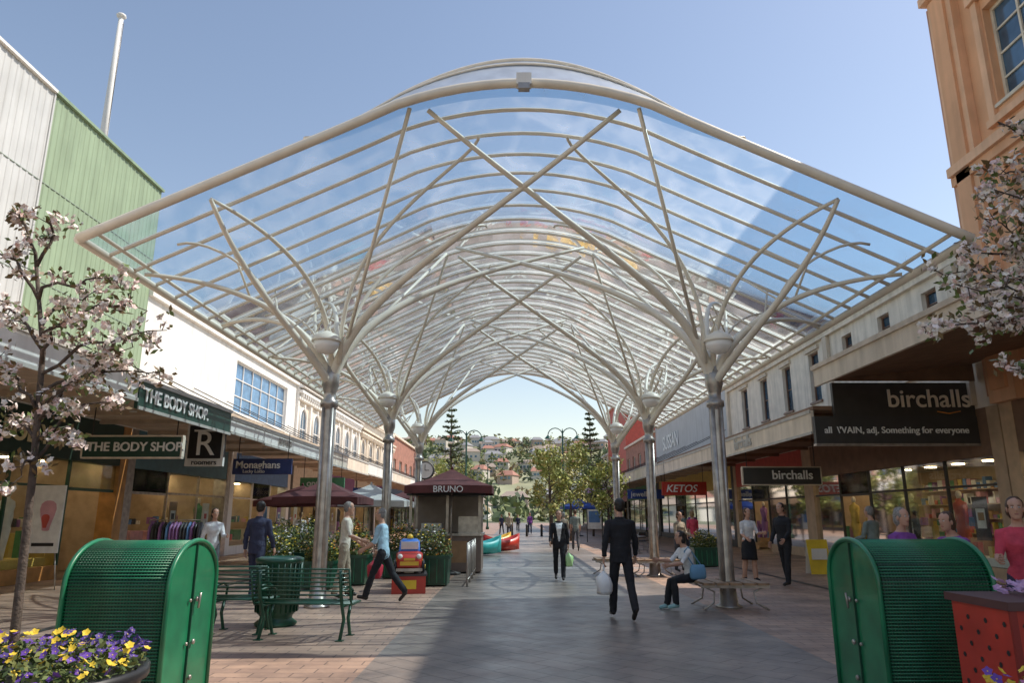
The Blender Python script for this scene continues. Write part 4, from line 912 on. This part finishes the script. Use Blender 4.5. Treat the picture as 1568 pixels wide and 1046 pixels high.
    if skirt:
        rg=[]
        for zz,rx,ry in ((1.02,.15,.11),(.92,.18,.13),(.75,.20,.15),(.58,.20,.16),(.50,.21,.17)):
            rg.append([V((rx*math.cos(t)*(1+.04*math.sin(t*7)*(zz<.8)),ry*math.sin(t)*(1+.04*math.sin(t*7)*(zz<.8)),zz))+sh for t in [2*math.pi*m/28 for m in range(28)]])
        f.rings(rg,skirt)
    if coat:
        rg=[]
        for zz,r1,r2 in ((1.455,.098,.08),(1.50,.072,.070)):
            rg.append([Mx@(V((r1*math.cos(t),r2*math.sin(t)+.006,zz))+sh) for t in [2*math.pi*m/18 for m in range(18)]])
        f.rings(rg,top,False)
    if bag:
        kind,hi,bm=bag; Wp,d,s=hands[hi]; c=Wp+d*.11
        if kind=='plastic':
            for o in (-.05,.05): f.tube([c+V((0,o*.2,0)),c+V((0,o,-.1)),c+V((0,o*1.6,-.17))],[.006,.008,.02],bm,5)
            rg=[]
            for zz,a_,b_ in ((-.11,.02,.05),(-.16,.06,.11),(-.20,.11,.15),(-.30,.12,.155),(-.40,.115,.15),(-.45,.10,.13)):
                rg.append([c+V((a_*math.cos(t)*(1+.16*math.sin(3*t+zz*20)),b_*math.sin(t)*(1+.14*math.cos(4*t+zz*9)),zz)) for t in [2*math.pi*m/16 for m in range(16)]])
            f.rings(rg,bm)
        else:
            S=Mx@(V((s*.17,0,1.45))+sh); h=Mx@(V((s*.24,.02,1.02))+sh)
            f.tube([S+V((0,-.09,-.05)),S+V((0,0,.03)),S+V((s*.02,.09,-.1)),h+V((0,.08,.1))],.012,bm,5); f.tube([S+V((0,-.09,-.05)),h+V((0,-.08,.1))],.012,bm,5)
            rg=[]
            for zz,a_,b_ in ((-.14,.05,.13),(-.10,.07,.16),(.02,.065,.16),(.10,.04,.14),(.12,.02,.12)):
                rg.append([h+V((a_*math.copysign(abs(math.cos(t))**.6,math.cos(t)),b_*math.copysign(abs(math.sin(t))**.6,math.sin(t)),zz)) for t in [2*math.pi*m/16 for m in range(16)]])
            f.rings(rg,bm)
    fo=f.build('head_and_hands',g); fo.scale=(k,k,k)
    return g
WHITEBAG=mat('plastic_bag',(.85,.85,.85),.4); GREENBAG=mat('green_bag',(.5,.78,.35),.4); BLUEBAG=mat('blue_bag',(.14,.30,.46),.6); REDBAG=mat('red_bag',(.5,.03,.06),.4)
person('walking_man_in_suit',1.78,12.2,186,1.82,((16,4),(-20,14)),((-14,14,22),(10,14,14)),1,BK,BK,coat=1,hair='dark',look=14,bag=('plastic',0,WHITEBAG))
person('walking_woman',1.22,19.2,-4,1.68,((14,3),(-16,20)),((-12,12,20),(16,12,30)),1,BK,BK,shirt=WH,hair='brown',female=True,bag=('plastic',0,GREENBAG),coat=1)
person('walking_elderly_man',-2.5,14.5,-100,1.72,((24,6),(-24,16)),((12,6,45),(-8,8,50)),6,LB,BK,hair='grey',slv=.55,bag=('plastic',1,REDBAG),look=10)
person('standing_man_in_white_shirt',-3.4,15.1,100,1.80,((10,6),(-6,8)),((10,6,45),(15,8,55)),3,YW,TN,hair='grey',slv=.5)
person('man_in_dark_suit',-5.0,14.6,170,1.80,((12,4),(-12,12)),((-8,10,15),(8,10,20)),2,NV,NV,coat=1,hair='dark')
person('woman_in_white_blouse',-6.9,17.1,35,1.70,((12,4),(-14,16)),((20,10,70),(-10,12,30)),3,WH,GR,hair='dark',female=True,slv=1)
person('seated_woman',3.25,13.55,-75,1.66,((84,86),(80,70)),((38,8,45),(45,6,50)),16,WH,BK,hair='dark',female=True,slv=.5,look=-5,bag=('shoulder',0,BLUEBAG),shoes=cloth('trainer',(.3,.5,.5)))
person('woman_in_black_skirt',5.95,18.7,15,1.72,((6,3),(-6,6)),((20,10,75),(8,10,60)),2,WH,SK[0],hair='brown',female=True,skirt=BK,slv=.5,shoes=BK)
person('standing_man_in_black',6.45,17.6,-60,1.82,((8,3),(-8,6)),((12,8,40),(5,8,25)),2,BK,BK,coat=1,hair='dark')
person('elderly_woman',4.75,9.1,20,1.63,((8,3),(-8,6)),((20,10,60),(15,10,60)),5,PU,BK,hair='grey',female=True,slv=.4,skin=0)
person('woman_in_purple_top',5.25,8.7,-70,1.60,((10,3),(-8,6)),((45,10,20),(50,10,15)),14,PU,NV,hair='brown',female=True,slv=.4)
person('woman_in_red_top',5.30,7.75,-30,1.72,((8,3),(-8,6)),((30,10,60),(20,10,70)),3,RD,NV,hair='brown',female=True,slv=.4)
person('browsing_man',7.9,16.2,-150,1.74,((4,3),(-4,3)),((12,8,60),(8,8,40)),3,TL,GR,hair='grey')
person('standing_woman',5.0,22.2,30,1.66,((4,3),(-4,3)),((12,8,60),(8,8,40)),3,TN,GR,hair='brown',female=True)
rp=random.Random(21); tops=[BK,NV,WH,LB,GR,RD,TN,TL,PU]
for i,(x,y) in enumerate([(2.3,33),(3.0,35),(3.6,42),(-.2,52),(1.6,66),(.6,75),(6.6,27),(7.2,31),(-7.2,27),(-8.6,30),(8.3,34),(-.9,64)]):
    person('pedestrian',x,y,rp.choice([0,180,20,200,-90,160]),rp.uniform(1.6,1.82),((16,5),(-16,16)) if i%3 else ((4,3),(-4,4)),((-12,8,20),(14,8,25)),2,rp.choice(tops),rp.choice([BK,NV,GR]),hair=rp.choice(['dark','brown','grey','blond']),female=i%2==0,slv=rp.choice([.5,1]))
for i,(x,y,h) in enumerate([(-5.6,21.5,90),(-6.2,25.0,-60),(-4.9,27.4,120),(-4.0,33.1,-90)]):
    person('seated_cafe_guest',x,y,h,1.7,((84,86),(84,84)),((35,8,60),(40,8,60)),6,tops[(i*2+2)%9],BK,hair=['grey','brown','dark','blond'][i],female=i%2==1)
